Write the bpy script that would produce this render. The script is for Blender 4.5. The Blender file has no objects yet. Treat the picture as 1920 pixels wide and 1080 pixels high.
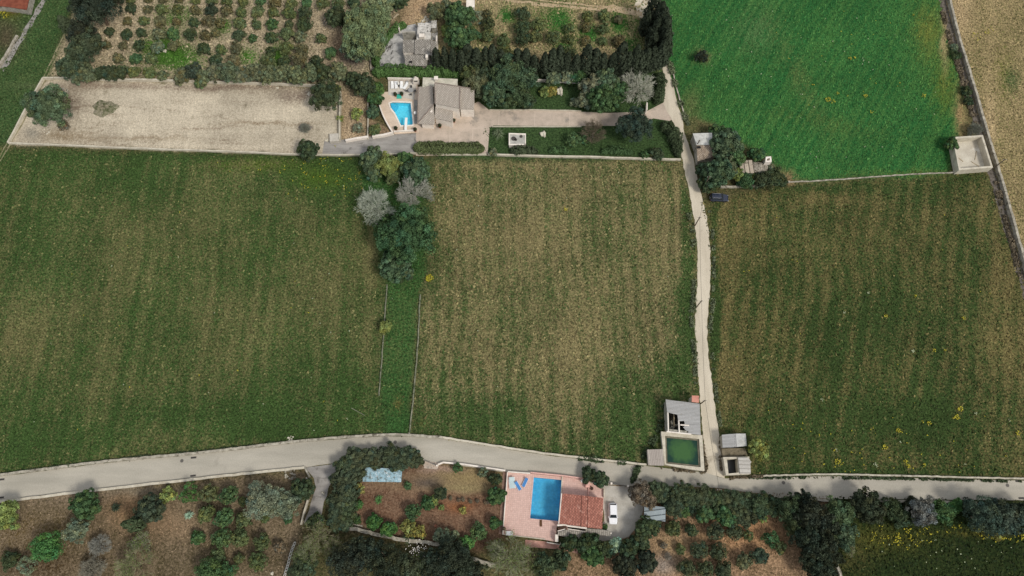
import bpy, bmesh, math, random
import numpy as np
from mathutils import Vector, Matrix
from mathutils.geometry import tessellate_polygon

# ------------------------------------------------------------------ camera, light, sky
C = bpy.context.scene.collection
scene = bpy.context.scene
CAM_H, TILT, FPX = 160.0, math.radians(18.6), 1400.0      # drone 160 m up, leaning back 18.6 degrees
cd = bpy.data.cameras.new('camera'); cam = bpy.data.objects.new('camera', cd); C.objects.link(cam)
cam.location = (0, 0, CAM_H); cam.rotation_euler = (TILT, 0, 0)
cd.lens = FPX / 1920 * 36; cd.sensor_width = 36; cd.clip_start = 1; cd.clip_end = 6000
scene.camera = cam
SUN_EL, SUN_AZ = math.radians(50), math.radians(132)       # sun stands to the lower right
w = bpy.data.worlds.new('World'); scene.world = w; w.use_nodes = True
nt = w.node_tree; nt.nodes.clear()
sky = nt.nodes.new('ShaderNodeTexSky'); sky.sky_type = 'NISHITA'; sky.sun_disc = False
sky.sun_elevation = SUN_EL; sky.sun_rotation = SUN_AZ; sky.dust_density = 3
bg = nt.nodes.new('ShaderNodeBackground'); bg.inputs['Strength'].default_value = 0.108
ow = nt.nodes.new('ShaderNodeOutputWorld')
veil = nt.nodes.new('ShaderNodeMix'); veil.data_type = 'RGBA'; veil.inputs[0].default_value = .7      # thin high cloud veils the blue
veil.inputs[7].default_value = (5.2, 5.25, 5.4, 1); nt.links.new(sky.outputs[0], veil.inputs[6])
nt.links.new(veil.outputs[2], bg.inputs[0]); nt.links.new(bg.outputs[0], ow.inputs[0])
sd = bpy.data.lights.new('sun', 'SUN'); sd.energy = 2.0; sd.angle = math.radians(13); sd.color = (1, .95, .87)
so = bpy.data.objects.new('sun', sd); C.objects.link(so)
sdir = Vector((math.sin(SUN_AZ)*math.cos(SUN_EL), math.cos(SUN_AZ)*math.cos(SUN_EL), math.sin(SUN_EL)))
so.rotation_euler = (-sdir).to_track_quat('-Z', 'Y').to_euler(); so.location = (40, -40, 250)
scene.view_settings.view_transform = 'Standard'; scene.view_settings.look = 'None'
scene.view_settings.exposure = 0.15; scene.view_settings.gamma = 1
scene.cycles.max_bounces = 5; scene.cycles.transparent_max_bounces = 8

# ------------------------------------------------------------------ photograph survey -> metres on the ground
ct, st = math.cos(TILT), math.sin(TILT)
def G(px, py, z=0.0):
    u = (px-960)/FPX; v = (540-py)/FPX
    t = (CAM_H-z)/(ct - v*st)
    return Vector((u*t, (v*ct+st)*t, z))
def mpp(px, py, z=0.0):                       # metres per survey unit at a spot
    v = (540-py)/FPX
    return (CAM_H-z)/(ct-v*st)/FPX
def P(x, y, z=0.0):
    dz = z-CAM_H
    zc = -(-y*st + dz*ct); yc = y*ct + dz*st
    return 960+FPX*x/zc, 540-FPX*yc/zc
def GL(pts, z=0.0): return [G(p[0], p[1], z) for p in pts]
R = random.Random(7)
def rnd(a, b): return R.uniform(a, b)
def lin(c):
    c = np.array(c, float)/255
    return np.where(c <= .04045, c/12.92, ((c+.055)/1.055)**2.4)
def L(r, g, b, k=1.0):
    a = lin((r, g, b))*k
    return (float(a[0]), float(a[1]), float(a[2]), 1)

# ------------------------------------------------------------------ materials
MATS = {}
def nodes_of(name):
    m = bpy.data.materials.new(name); m.use_nodes = True
    t = m.node_tree; t.nodes.clear()
    o = t.nodes.new('ShaderNodeOutputMaterial'); b = t.nodes.new('ShaderNodeBsdfPrincipled')
    t.links.new(b.outputs[0], o.inputs[0])
    return m, t, b
def nd(t, typ, **kw):
    n = t.nodes.new(typ)
    for k, v in kw.items():
        if k.startswith('_'): setattr(n, k[1:], v)
        else: n.inputs[k.replace('_', ' ')].default_value = v
    return n
def math_n(t, op, a, b=None, c=None, clamp=False):
    n = t.nodes.new('ShaderNodeMath'); n.operation = op; n.use_clamp = clamp
    for i, v in enumerate((a, b, c)):
        if v is None: continue
        if isinstance(v, (int, float)): n.inputs[i].default_value = v
        else: t.links.new(v, n.inputs[i])
    return n.outputs[0]
def mixc(t, fac, a, b, mode='MIX'):
    n = t.nodes.new('ShaderNodeMix'); n.data_type = 'RGBA'; n.blend_type = mode
    for i, v in ((0, fac), (6, a), (7, b)):
        if isinstance(v, (int, float)): n.inputs[i].default_value = v
        elif isinstance(v, tuple): n.inputs[i].default_value = v
        else: t.links.new(v, n.inputs[i])
    return n.outputs[2]
def noise(t, vec, scale, detail=3, rough=.55):
    n = t.nodes.new('ShaderNodeTexNoise'); n.inputs['Scale'].default_value = scale
    n.inputs['Detail'].default_value = detail; n.inputs['Roughness'].default_value = rough
    if vec is not None: t.links.new(vec, n.inputs['Vector'])
    return n.outputs['Fac']
def coords(t, stretch=(1, 1, 1), rot=0):
    tc = t.nodes.new('ShaderNodeTexCoord')
    mp = t.nodes.new('ShaderNodeMapping'); mp.inputs['Scale'].default_value = stretch
    mp.inputs['Rotation'].default_value = (0, 0, rot)
    t.links.new(tc.outputs['Object'], mp.inputs[0])
    return mp.outputs[0]
def bump(t, b, h, strength, dist=.1):
    n = t.nodes.new('ShaderNodeBump'); n.inputs['Strength'].default_value = strength; n.inputs['Distance'].default_value = dist
    t.links.new(h, n.inputs['Height']); t.links.new(n.outputs[0], b.inputs['Normal'])
def worn(name, c1, c2, scale=1.5, fine=8, c3=None, patch=.35, amt=.62, rough=.85, bs=.4, stretch=(1,1,1), rot=0, spots=None):
    """weathered surface: two tones mixed by noise, a third in blotches, fine grain"""
    if name in MATS: return MATS[name]
    m, t, b = nodes_of(name); v = coords(t, stretch, rot); v0 = coords(t)
    n1 = noise(t, v, scale, 5, .6); f = math_n(t, 'MULTIPLY_ADD', n1, 4, -1.5, True)
    col = mixc(t, f, c1, c2)
    if c3:
        n3 = noise(t, v0, scale*patch, 4, .7); f3 = math_n(t, 'MULTIPLY_ADD', n3, 9, -9*amt, True)
        col = mixc(t, f3, col, c3)
    n2 = noise(t, v0, fine, 3, .7); g = math_n(t, 'MULTIPLY_ADD', n2, .7, .65)
    cmb = t.nodes.new('ShaderNodeCombineColor')
    for i in range(3): t.links.new(g, cmb.inputs[i])
    col = mixc(t, 1.0, col, cmb.outputs[0], 'MULTIPLY')
    t.links.new(col, b.inputs['Base Color']); b.inputs['Roughness'].default_value = rough
    b.inputs['Specular IOR Level'].default_value = .25
    bump(t, b, n2, bs, .06)
    MATS[name] = m; return m
def flat(name, c, rough=.5, metal=0, spec=.5):
    if name in MATS: return MATS[name]
    m, t, b = nodes_of(name); v = coords(t); n = noise(t, v, 3, 3)
    g = math_n(t, 'MULTIPLY_ADD', n, .25, .87)
    cmb = t.nodes.new('ShaderNodeCombineColor')
    for i in range(3): t.links.new(g, cmb.inputs[i])
    t.links.new(mixc(t, 1.0, c, cmb.outputs[0], 'MULTIPLY'), b.inputs['Base Color'])
    b.inputs['Roughness'].default_value = rough; b.inputs['Metallic'].default_value = metal
    b.inputs['Specular IOR Level'].default_value = spec
    MATS[name] = m; return m
def tiles(name, c1, c2, mortar, bw, bh, rot=0, rough=.8, ms=.02, bs=.5, c3=None, off=.5, soft=.1):
    if name in MATS: return MATS[name]
    m, t, b = nodes_of(name); v = coords(t, (1, 1, 1), rot); v0 = coords(t)
    br = t.nodes.new('ShaderNodeTexBrick'); t.links.new(v, br.inputs['Vector'])
    br.inputs['Color1'].default_value = c1; br.inputs['Color2'].default_value = c2; br.inputs['Mortar'].default_value = mortar
    br.inputs['Scale'].default_value = 1; br.inputs['Brick Width'].default_value = bw; br.inputs['Row Height'].default_value = bh
    br.inputs['Mortar Size'].default_value = ms; br.inputs['Mortar Smooth'].default_value = soft; br.offset = off
    col = br.outputs['Color']
    if c3:
        n3 = noise(t, v0, .9, 5, .75); col = mixc(t, math_n(t, 'MULTIPLY_ADD', n3, 7, -4.0, True), col, c3)
    n2 = noise(t, v0, 6, 3, .7); g = math_n(t, 'MULTIPLY_ADD', n2, .8, .6)
    cmb = t.nodes.new('ShaderNodeCombineColor')
    for i in range(3): t.links.new(g, cmb.inputs[i])
    t.links.new(mixc(t, 1.0, col, cmb.outputs[0], 'MULTIPLY'), b.inputs['Base Color'])
    b.inputs['Roughness'].default_value = rough; b.inputs['Specular IOR Level'].default_value = .25
    bump(t, b, br.outputs['Fac'], -bs, .05)
    MATS[name] = m; return m
def leafmat():
    m, t, b = nodes_of('foliage')
    oi = t.nodes.new('ShaderNodeObjectInfo')
    at = t.nodes.new('ShaderNodeAttribute'); at.attribute_name = 'tint'
    col = mixc(t, 1.0, oi.outputs['Color'], at.outputs['Color'], 'MULTIPLY')
    t.links.new(col, b.inputs['Base Color']); b.inputs['Roughness'].default_value = .65
    b.inputs['Specular IOR Level'].default_value = .12
    tr = t.nodes.new('ShaderNodeBsdfTranslucent'); t.links.new(col, tr.inputs[0])
    ms = t.nodes.new('ShaderNodeMixShader'); ms.inputs[0].default_value = .15
    out = [n for n in t.nodes if n.type == 'OUTPUT_MATERIAL'][0]
    t.links.new(b.outputs[0], ms.inputs[1]); t.links.new(tr.outputs[0], ms.inputs[2]); t.links.new(ms.outputs[0], out.inputs[0])
    return m
LEAF = leafmat()
def grassmat():
    m, t, b = nodes_of('grass_blades')
    at = t.nodes.new('ShaderNodeAttribute'); at.attribute_name = 'tint'
    t.links.new(at.outputs['Color'], b.inputs['Base Color']); b.inputs['Roughness'].default_value = .8
    b.inputs['Specular IOR Level'].default_value = .15
    return m
GRASS = grassmat()
def groundmat():
    m, t, b = nodes_of('earth_and_turf'); v = coords(t); vs = coords(t, (1.6, .75, 1))
    A = t.nodes.new('ShaderNodeAttribute'); A.attribute_name = 'colA'
    B = t.nodes.new('ShaderNodeAttribute'); B.attribute_name = 'colB'
    M = t.nodes.new('ShaderNodeAttribute'); M.attribute_name = 'mixv'
    n1 = noise(t, vs, .42, 5, .68); n2 = noise(t, v, 1.9, 4, .7); n3 = noise(t, v, 4.5, 2, .6); n4 = noise(t, v, .08, 4, .6)
    s = math_n(t, 'MULTIPLY_ADD', n1, 1.6, -.8); s = math_n(t, 'MULTIPLY_ADD', n2, 3.0, s); s = math_n(t, 'ADD', s, -1.5)
    s = math_n(t, 'ADD', s, M.outputs['Fac'], None, True)
    col = mixc(t, s, A.outputs['Color'], B.outputs['Color'])
    n5 = noise(t, v, 2.3, 3, .65); GR = t.nodes.new('ShaderNodeAttribute'); GR.attribute_name = 'grain'; g = math_n(t, 'MULTIPLY_ADD', math_n(t, 'SUBTRACT', n5, .5), math_n(t, 'MULTIPLY', GR.outputs['Fac'], 3.6), 1.0); g = math_n(t, 'MAXIMUM', g, .35); g = math_n(t, 'MULTIPLY', g, math_n(t, 'MULTIPLY_ADD', n4, .8, .6)); g = math_n(t, 'MULTIPLY', g, math_n(t, 'MULTIPLY_ADD', n3, 1.4, .3))
    cmb = t.nodes.new('ShaderNodeCombineColor')
    for i in range(3): t.links.new(g, cmb.inputs[i])
    t.links.new(mixc(t, 1.0, col, cmb.outputs[0], 'MULTIPLY'), b.inputs['Base Color'])
    b.inputs['Roughness'].default_value = .95; b.inputs['Specular IOR Level'].default_value = .1
    bump(t, b, math_n(t, 'ADD', n2, n3), .55, .25)
    return m
GROUND = groundmat()
def watermat(name, tint, rip=.15, scale=1.2):
    m = bpy.data.materials.new(name); m.use_nodes = True; t = m.node_tree; t.nodes.clear()
    o = t.nodes.new('ShaderNodeOutputMaterial'); tr = t.nodes.new('ShaderNodeBsdfTransparent'); tr.inputs[0].default_value = tint
    gl = t.nodes.new('ShaderNodeBsdfGlossy'); gl.inputs['Roughness'].default_value = .04
    fr = t.nodes.new('ShaderNodeFresnel'); fr.inputs[0].default_value = 1.33
    v = coords(t); n = noise(t, v, scale, 3)
    bp = t.nodes.new('ShaderNodeBump'); bp.inputs['Strength'].default_value = rip; bp.inputs['Distance'].default_value = .1
    t.links.new(n, bp.inputs['Height']); t.links.new(bp.outputs[0], gl.inputs['Normal']); t.links.new(bp.outputs[0], fr.inputs['Normal'])
    mx = t.nodes.new('ShaderNodeMixShader'); t.links.new(fr.outputs[0], mx.inputs[0]); t.links.new(tr.outputs[0], mx.inputs[1])
    t.links.new(gl.outputs[0], mx.inputs[2]); t.links.new(mx.outputs[0], o.inputs[0])
    return m

# ------------------------------------------------------------------ mesh builder
class MB:
    def __init__(s): s.v = []; s.f = []
    def add(s, vs, fs):
        n = len(s.v); s.v += [tuple(p) for p in vs]; s.f += [tuple(i+n for i in f) for f in fs]; return s
    def box(s, c, size, rz=0, rx=0, ry=0):
        hx, hy, hz = size[0]/2, size[1]/2, size[2]/2
        M = Matrix.Translation(c) @ Matrix.Rotation(rz, 4, 'Z') @ Matrix.Rotation(ry, 4, 'Y') @ Matrix.Rotation(rx, 4, 'X')
        vs = [M @ Vector((x*hx, y*hy, z*hz)) for z in (-1, 1) for y in (-1, 1) for x in (-1, 1)]
        return s.add(vs, [(0,2,3,1), (4,5,7,6), (0,1,5,4), (2,6,7,3), (0,4,6,2), (1,3,7,5)])
    def tube(s, a, b, r0, r1=None, n=8, cap=True):
        a, b = Vector(a), Vector(b); r1 = r0 if r1 is None else r1
        d = (b-a).normalized(); u = d.orthogonal().normalized(); w_ = d.cross(u)
        vs = [a+(u*math.cos(k*2*math.pi/n)+w_*math.sin(k*2*math.pi/n))*r0 for k in range(n)]
        vs += [b+(u*math.cos(k*2*math.pi/n)+w_*math.sin(k*2*math.pi/n))*r1 for k in range(n)]
        fs = [(k, (k+1) % n, n+(k+1) % n, n+k) for k in range(n)]
        if cap: fs += [tuple(range(n))[::-1], tuple(range(n, 2*n))]
        return s.add(vs, fs)
    def slab(s, poly, z0, z1, hole=None):
        """poly: list of xy; z0,z1 numbers or per-vertex lists"""
        n = len(poly); Z0 = z0 if isinstance(z0, (list, tuple)) else [z0]*n; Z1 = z1 if isinstance(z1, (list, tuple)) else [z1]*n
        loops = [[Vector((p[0], p[1], 0)) for p in poly]]
        if hole: loops.append([Vector((p[0], p[1], 0)) for p in hole])
        tr = tessellate_polygon(loops); m_ = len(hole) if hole else 0
        allp = list(poly)+(list(hole) if hole else [])
        zt = list(Z1)+[Z1[0]]*m_; zb = list(Z0)+[Z0[0]]*m_; N = n+m_
        vs = [(p[0], p[1], zb[i]) for i, p in enumerate(allp)] + [(p[0], p[1], zt[i]) for i, p in enumerate(allp)]
        fs = []
        for a, b, c in tr:
            ar = (allp[b][0]-allp[a][0])*(allp[c][1]-allp[a][1])-(allp[b][1]-allp[a][1])*(allp[c][0]-allp[a][0])
            if ar < 0: b, c = c, b
            fs += [(a+N, b+N, c+N), (a, c, b)]
        def ring(i0, k):
            for i in range(k):
                j = (i+1) % k; fs.append((i0+i, i0+j, i0+j+N, i0+i+N))
        ring(0, n)
        if hole: ring(n, m_)
        return s.add(vs, fs)
    def sheet(s, poly, z, hole=None):
        loops = [[Vector((p[0], p[1], 0)) for p in poly]]
        if hole: loops.append([Vector((p[0], p[1], 0)) for p in hole])
        allp = list(poly)+(list(hole) if hole else []); fs = []
        for a, b, c in tessellate_polygon(loops):
            ar = (allp[b][0]-allp[a][0])*(allp[c][1]-allp[a][1])-(allp[b][1]-allp[a][1])*(allp[c][0]-allp[a][0])
            fs.append((a, c, b) if ar < 0 else (a, b, c))
        return s.add([(p[0], p[1], z) for p in allp], fs)
    def mesh(s, name):
        me = bpy.data.meshes.new(name); me.from_pydata(s.v, [], s.f); me.update(); return me
    def build(s, name, mat, parent=None, smooth=False, bevel=0):
        me = s.mesh(name)
        bm = bmesh.new(); bm.from_mesh(me); bmesh.ops.recalc_face_normals(bm, faces=bm.faces); bm.to_mesh(me); bm.free()
        if smooth: me.polygons.foreach_set('use_smooth', [True]*len(me.polygons))
        o = bpy.data.objects.new(name, me); me.materials.append(mat); C.objects.link(o)
        if parent: o.parent = parent
        if bevel:
            bv = o.modifiers.new('bevel', 'BEVEL'); bv.width = bevel; bv.segments = 2; bv.limit_method = 'ANGLE'
        return o
def tag(o, label=None, cat=None, group=None, kind=None):
    if label: o['label'] = label
    if cat: o['category'] = cat
    if group: o['group'] = group
    if kind: o['kind'] = kind
    return o
def thing(name, label, cat, loc=(0, 0, 0), rz=0, group=None):
    o = bpy.data.objects.new(name, None); C.objects.link(o); o.empty_display_size = .3
    o.location = loc; o.rotation_euler = (0, 0, rz); return tag(o, label, cat, group)
def dup(root, loc, rz, label, scale=None):
    r = root.copy(); C.objects.link(r); r.location = loc; r.rotation_euler = (0, 0, rz)
    if scale: r.scale = scale
    r['label'] = label
    for ch in list(root.children):
        c = ch.copy(); C.objects.link(c); c.parent = r
        for g in ch.children:
            d = g.copy(); C.objects.link(d); d.parent = c
    return r
def smoothline(pts, step=10):
    """Catmull-Rom through survey points"""
    out = []; p = [pts[0]]+list(pts)+[pts[-1]]
    for i in range(1, len(p)-2):
        a, b, c, d = [np.array(q, float) for q in p[i-1:i+3]]
        n = max(1, int(np.linalg.norm(c-b)/step))
        for k in range(n):
            t = k/n
            out.append(tuple(.5*((2*b)+(-a+c)*t+(2*a-5*b+4*c-d)*t*t+(-a+3*b-3*c+d)*t**3)))
    out.append(tuple(pts[-1])); return out
def jitter(pts, a):
    return [(p[0]+rnd(-a, a), p[1]+rnd(-a, a)) for p in pts]
def offset_strip(line, w0):
    """line: list of xy Vectors -> left and right offsets"""
    Lf, Rt = [], []
    for i, p in enumerate(line):
        a = line[max(i-1, 0)]; b = line[min(i+1, len(line)-1)]
        d = Vector((b[0]-a[0], b[1]-a[1])).normalized(); n = Vector((-d.y, d.x))
        Lf.append((p[0]+n.x*w0/2, p[1]+n.y*w0/2)); Rt.append((p[0]-n.x*w0/2, p[1]-n.y*w0/2))
    return Lf, Rt
def wall_mesh(mb, line, width, h, z0=-.1, wob=.0):
    Lf, Rt = offset_strip(line, width)
    n = len(line); vs = []; fs = []
    for i in range(n):
        hh = h+rnd(-wob, wob)
        vs += [(Lf[i][0], Lf[i][1], z0), (Rt[i][0], Rt[i][1], z0), (Rt[i][0], Rt[i][1], hh), (Lf[i][0], Lf[i][1], hh)]
    for i in range(n-1):
        a, b = 4*i, 4*(i+1)
        for k in range(4): fs.append((a+k, a+(k+1) % 4, b+(k+1) % 4, b+k))
    fs += [(0, 3, 2, 1), (4*n-4, 4*n-3, 4*n-2, 4*n-1)]
    return mb.add(vs, fs)
def wall(pts, width, h, mat, label, name='wall', cat='wall', step=25, wob=.03, sm=True, group=None, jit=.06):
    line = GL(smoothline(pts, step) if sm else pts)
    line = [Vector((p.x+rnd(-jit, jit), p.y+rnd(-jit, jit), 0)) for p in line]
    o = wall_mesh(MB(), line, width, h, wob=wob).build(name, mat); return tag(o, label, cat, group)
# ------------------------------------------------------------------ the ground: one sheet of turf and soil, split by field
rs = np.random.RandomState(5)
def vnoise(X, Y, s, seed):
    r = np.random.RandomState(seed); T = r.rand(256, 256)
    x = X/s+1000; y = Y/s+1000; xi = np.floor(x).astype(int); yi = np.floor(y).astype(int)
    fx = x-xi; fy = y-yi; fx = fx*fx*(3-2*fx); fy = fy*fy*(3-2*fy)
    g = lambda a, b: T[a % 256, b % 256]
    return (g(xi, yi)*(1-fx)+g(xi+1, yi)*fx)*(1-fy)+(g(xi, yi+1)*(1-fx)+g(xi+1, yi+1)*fx)*fy
def fbm(X, Y, s, seed, o=4):
    a = 0; amp = 1; tot = 0
    for k in range(o): a = a+amp*vnoise(X, Y, s/2**k, seed+k); tot += amp; amp *= .55
    return a/tot
CELL = .4
GX0, GX1, GY0, GY1 = -146.0, 146.0, -14.0, 146.0
xs = np.arange(GX0, GX1+1e-6, CELL); ys = np.arange(GY0, GY1+1e-6, CELL)
GXm, GYm = np.meshgrid(xs, ys)
zc_ = GYm*st+CAM_H*ct; PXm = 960+FPX*GXm/zc_; PYm = 540-FPX*(GYm*ct-CAM_H*st)/zc_
def inpoly(px, py, poly):
    ins = np.zeros(px.shape, bool); n = len(poly)
    for i in range(n):
        x1, y1 = poly[i]; x2, y2 = poly[(i+1) % n]
        if y1 == y2: continue
        c = ((y1 > py) != (y2 > py)) & (px < (x2-x1)*(py-y1)/(y2-y1)+x1); ins ^= c
    return ins
def blur(a, s):
    if s <= 0: return a.astype(float)
    k = int(3*s)+1; w_ = np.exp(-.5*(np.arange(-k, k+1)/s)**2); w_ /= w_.sum(); a = a.astype(float)
    a = np.pad(a, k, mode='edge')
    a = np.apply_along_axis(lambda r: np.convolve(r, w_, 'valid'), 0, a)
    return np.apply_along_axis(lambda r: np.convolve(r, w_, 'valid'), 1, a)
# jittered survey coordinates make the edges of fields ragged
wobx = (fbm(GXm, GYm, 3.0, 31)-.5)*14; woby = (fbm(GXm, GYm, 3.0, 47)-.5)*14
PXw, PYw = PXm+wobx, PYm+woby
colA = np.zeros(GXm.shape+(3,)); colB = colA.copy(); mixv = np.full(GXm.shape, .5); grain = np.ones(GXm.shape)
colA[:] = lin((58, 66, 38)); colB[:] = lin((105, 95, 66))
def stripes(w0, ang, seed, warp=1.5):
    u = GXm*math.cos(ang)+GYm*math.sin(ang)+(fbm(GXm, GYm, 14, seed)-.5)*warp*2
    return vnoise(u, GYm*.04, w0, seed+3)-.5
def rows(per, ang, seed):
    u = GXm*math.cos(ang)+GYm*math.sin(ang)+(fbm(GXm, GYm, 25, seed)-.5)*7
    return np.cos(2*math.pi*u/per)*(.35+1.1*fbm(GXm, GYm, 16, seed+20))
def paint(poly, a, b, m, soft=1.5, extra=None):
    k = blur(inpoly(PXw, PYw, poly), soft)[..., None]
    colA[:] = colA*(1-k)+lin(a)*k; colB[:] = colB*(1-k)+lin(b)*k
    mv = m if extra is None else m+extra
    mixv[:] = mixv*(1-k[..., 0])+mv*k[..., 0]
def spot(px, py, rx, ry, dm=0.0, a=None, b=None, s=1.0, rot=0):
    """soft-edged patch where the plant cover or soil differs"""
    dx, dy = PXw-px, PYw-py; c_, s_ = math.cos(rot), math.sin(rot)
    q = ((dx*c_+dy*s_)/rx)**2+((-dx*s_+dy*c_)/ry)**2
    k = np.exp(-q*1.2)*s; mixv[:] += dm*k; k = k[..., None]
    if a is not None: colA[:] = colA*(1-k)+lin(a)*k
    if b is not None: colB[:] = colB*(1-k)+lin(b)*k
big = fbm(GXm, GYm, 22, 11)-.5; med = fbm(GXm, GYm, 7, 21)-.5
Z_LEFT = [(-260,276),(0,278),(560,293),(690,297),(680,345),(695,420),(722,530),(712,745),(730,817),(640,822),(550,830),(380,850),(200,868),(0,893),(-260,925)]
Z_STRIP = [(680,297),(805,298),(803,400),(800,520),(788,555),(768,817),(725,817),(712,745),(722,530),(695,420),(680,345)]
Z_MID = [(805,298),(1278,300),(1300,400),(1307,500),(1304,600),(1309,700),(1322,885),(1212,874),(1080,860),(1000,849),(830,823),(768,817),(788,555),(803,500)]
Z_RIGHT = [(1313,380),(1470,350),(1700,333),(1845,322),(1880,400),(1915,500),(1990,740),(2100,901),(1920,901),(1358,895),(1346,800),(1334,700),(1328,600),(1334,500),(1326,440)]
Z_CROP = [(1170,-40),(1755,-40),(1780,60),(1790,120),(1808,180),(1806,235),(1785,290),(1780,325),(1700,333),(1480,338),(1440,300),(1330,230),(1285,215),(1262,165),(1248,115),(1225,20)]
Z_FAR = [(1758,-60),(1780,30),(1800,100),(1830,200),(1862,320),(1885,400),(1915,500),(1990,700),(2400,900),(2400,-60)]
Z_ORCH = [(130,-60),(800,-60),(720,60),(700,130),(700,160),(638,180),(470,158),(85,148),(110,90),(140,30)]
Z_NLANE = [(-300,-60),(160,-60),(135,20),(85,150),(18,272),(-300,276)]
Z_YARD = [(85,149),(300,153),(470,158),(600,168),(640,176),(640,262),(612,292),(570,290),(18,270)]
Z_GARD = [(820,-60),(1230,-60),(1240,130),(1235,150),(860,140),(800,110),(790,60),(760,30)]
Z_LAWN = [(880,130),(1245,130),(1250,200),(1280,300),(800,300),(900,235),(905,205),(880,160)]
Z_LL = [(-300,955),(0,940),(150,924),(300,906),(570,880),(590,925),(570,985),(560,1030),(530,1120),(-300,1120)]
Z_RED = [(640,870),(790,868),(950,890),(945,1010),(900,1040),(640,985),(620,985)]
Z_LR = [(1130,905),(1560,930),(1565,1120),(1040,1120),(1060,1030),(1150,1010)]
Z_BR = [(1560,930),(1920,936),(2300,940),(2300,1120),(1565,1120)]
GRN = (53, 72, 34)
s1 = stripes(1.7, 0, 60)
paint(Z_LEFT, (56,77,38), (106,103,67), .33, 2, .4*s1+.12*rows(3.6, .0, 3)+.7*big+.5*med)
paint(Z_STRIP, (52,84,42), (84,98,56), .25, 1.5, .6*big+.4*med)
paint(Z_MID, (60,79,41), (124,115,80), .44, 1.5, .2*rows(2.9, .03, 4)+.45*stripes(1.6, .03, 70)+1.1*big+.5*med)
paint(Z_RIGHT, (53,70,35), (108,99,63), .34, 1.5, .2*rows(3.4, -.25, 6)+.4*stripes(1.7, -.25, 80)+.9*big+.5*med)
paint(Z_CROP, (40,90,45), (70,112,56), .38, 1.2, .6*stripes(.9, -.55, 90, .5)+.5*big+.16*rows(1.7, -.55, 5))
paint(Z_FAR, (88,90,50), (148,132,96), .68, 1.0, .4*stripes(1.5, -.25, 95)+.8*big)
paint(Z_ORCH, (84,88,54), (168,154,128), .84, 2.0, .6*big+.7*med)
paint(Z_NLANE, (50,76,40), (76,92,54), .42, 1.5, .5*med)
paint(Z_GARD, (72,94,44), (156,140,106), .66, 2.0, .6*big+.8*med)
paint(Z_LAWN, (50,70,40), (64,84,48), .4, 1.5, .3*med)
paint(Z_LL, (80,72,50), (132,116,94), .66, 1.5, .8*big+.7*med)
paint(Z_RED, (92,66,50), (128,104,84), .55, 1.5, .6*med)
paint(Z_LR, (80,70,46), (160,132,104), .66, 2.0, .6*big+.6*med)
paint(Z_BR, (30,44,20), (52,60,30), .35, 2.0, .4*med)  # the bottom corner's dimness is put into these dark meadow colours
paint(Z_YARD, (168,157,137), (200,189,167), .62, .6, .5*med+.3*stripes(1.2, 1.57, 99))
paint([(641,170),(691,174),(691,262),(641,266)], (140,122,96), (172,152,124), .6, 1)
paint([(692,222),(722,236),(738,250),(694,259)], (128,108,86), (156,134,108), .6, 1)
_y = random.Random(12)
for k in range(34): spot(_y.uniform(150,600), _y.uniform(170,280), _y.uniform(20,70), _y.uniform(1.0,1.8), dm=-.5, a=(128,112,92), s=_y.uniform(.35,.8), rot=_y.uniform(-.12,.16))
for k in range(40): spot(_y.uniform(60,620), _y.uniform(165,284), _y.uniform(2,6), _y.uniform(1.2,3), dm=-.6, a=(112,104,80), s=_y.uniform(.3,.8), rot=_y.uniform(0,3))
# where cover is greener or drier inside each field
for a in [(70,430,60,120,-.25),(250,470,70,90,.25),(370,470,60,90,.2),(230,330,90,40,-.35),(600,330,120,40,-.5),(600,700,120,60,-.3),(400,780,260,40,-.5),(100,840,140,40,-.35),
          (180,600,60,60,.25),(60,640,70,60,.2),(600,520,60,60,.2),(690,490,18,60,.6),(680,660,25,80,.3),(470,620,80,80,.12),(30,300,60,30,-.2),
          (850,400,50,90,.4),(1060,350,60,40,.35),(1000,450,70,60,.2),(1150,500,90,80,.15),(1060,690,70,100,.35),(900,780,80,40,-.35),(1200,780,80,60,-.5),(1250,560,30,150,.25),
          (860,700,40,60,.1),(1130,830,130,30,-.15),(1280,500,12,200,-.5),(900,560,50,50,-.15),(1210,350,50,35,.25),(1260,700,30,40,-.4),(970,310,150,10,.3),
          (1350,560,30,160,.45),(1370,700,40,60,.3),(1420,640,40,60,.2),(1560,650,70,70,-.35),(1650,600,60,60,-.25),(1500,800,120,60,-.2),(1700,780,140,50,-.45),(1750,360,80,30,-.3),(1560,375,80,14,.5),
          (1840,390,25,60,.4),(1880,520,30,60,.5),(1900,650,40,100,.5),(1600,450,50,40,.2),(1480,420,90,30,-.1),(1338,600,8,300,-.5),(1870,830,60,50,.1)]:
    spot(*a)
spot(745,760,10,18,.35,b=(112,96,56)); spot(790,795,12,10,.3,b=(112,96,56)); spot(715,790,40,12,-.4); spot(690,385,40,30,-.3)
spot(600,335,50,22,-.2,a=(74,96,30),s=.6); spot(480,310,90,14,0,a=(84,100,30),s=.5); spot(650,300,60,10,-.3)
spot(1420,60,50,50,.2,b=(80,112,66)); spot(1500,150,120,20,.3,b=(92,104,60),rot=1.1,s=.6); spot(1740,60,30,60,.6,b=(110,110,50),s=.7); spot(1770,160,26,60,.6,b=(92,104,40),s=.8)
spot(1560,235,160,20,.3,b=(80,100,50),rot=.2,s=.5); spot(1315,107,16,14,.6,b=(110,90,70)); spot(1800,215,12,60,1,b=(150,125,90),s=.9); spot(1772,60,8,70,1,b=(160,140,105),s=.9)
spot(1295,200,25,40,.2,a=(60,78,40),b=(100,105,66),s=.8); spot(1700,325,120,8,.3,b=(96,104,50),s=.7); spot(1475,335,20,16,.5,b=(130,110,80))
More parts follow.
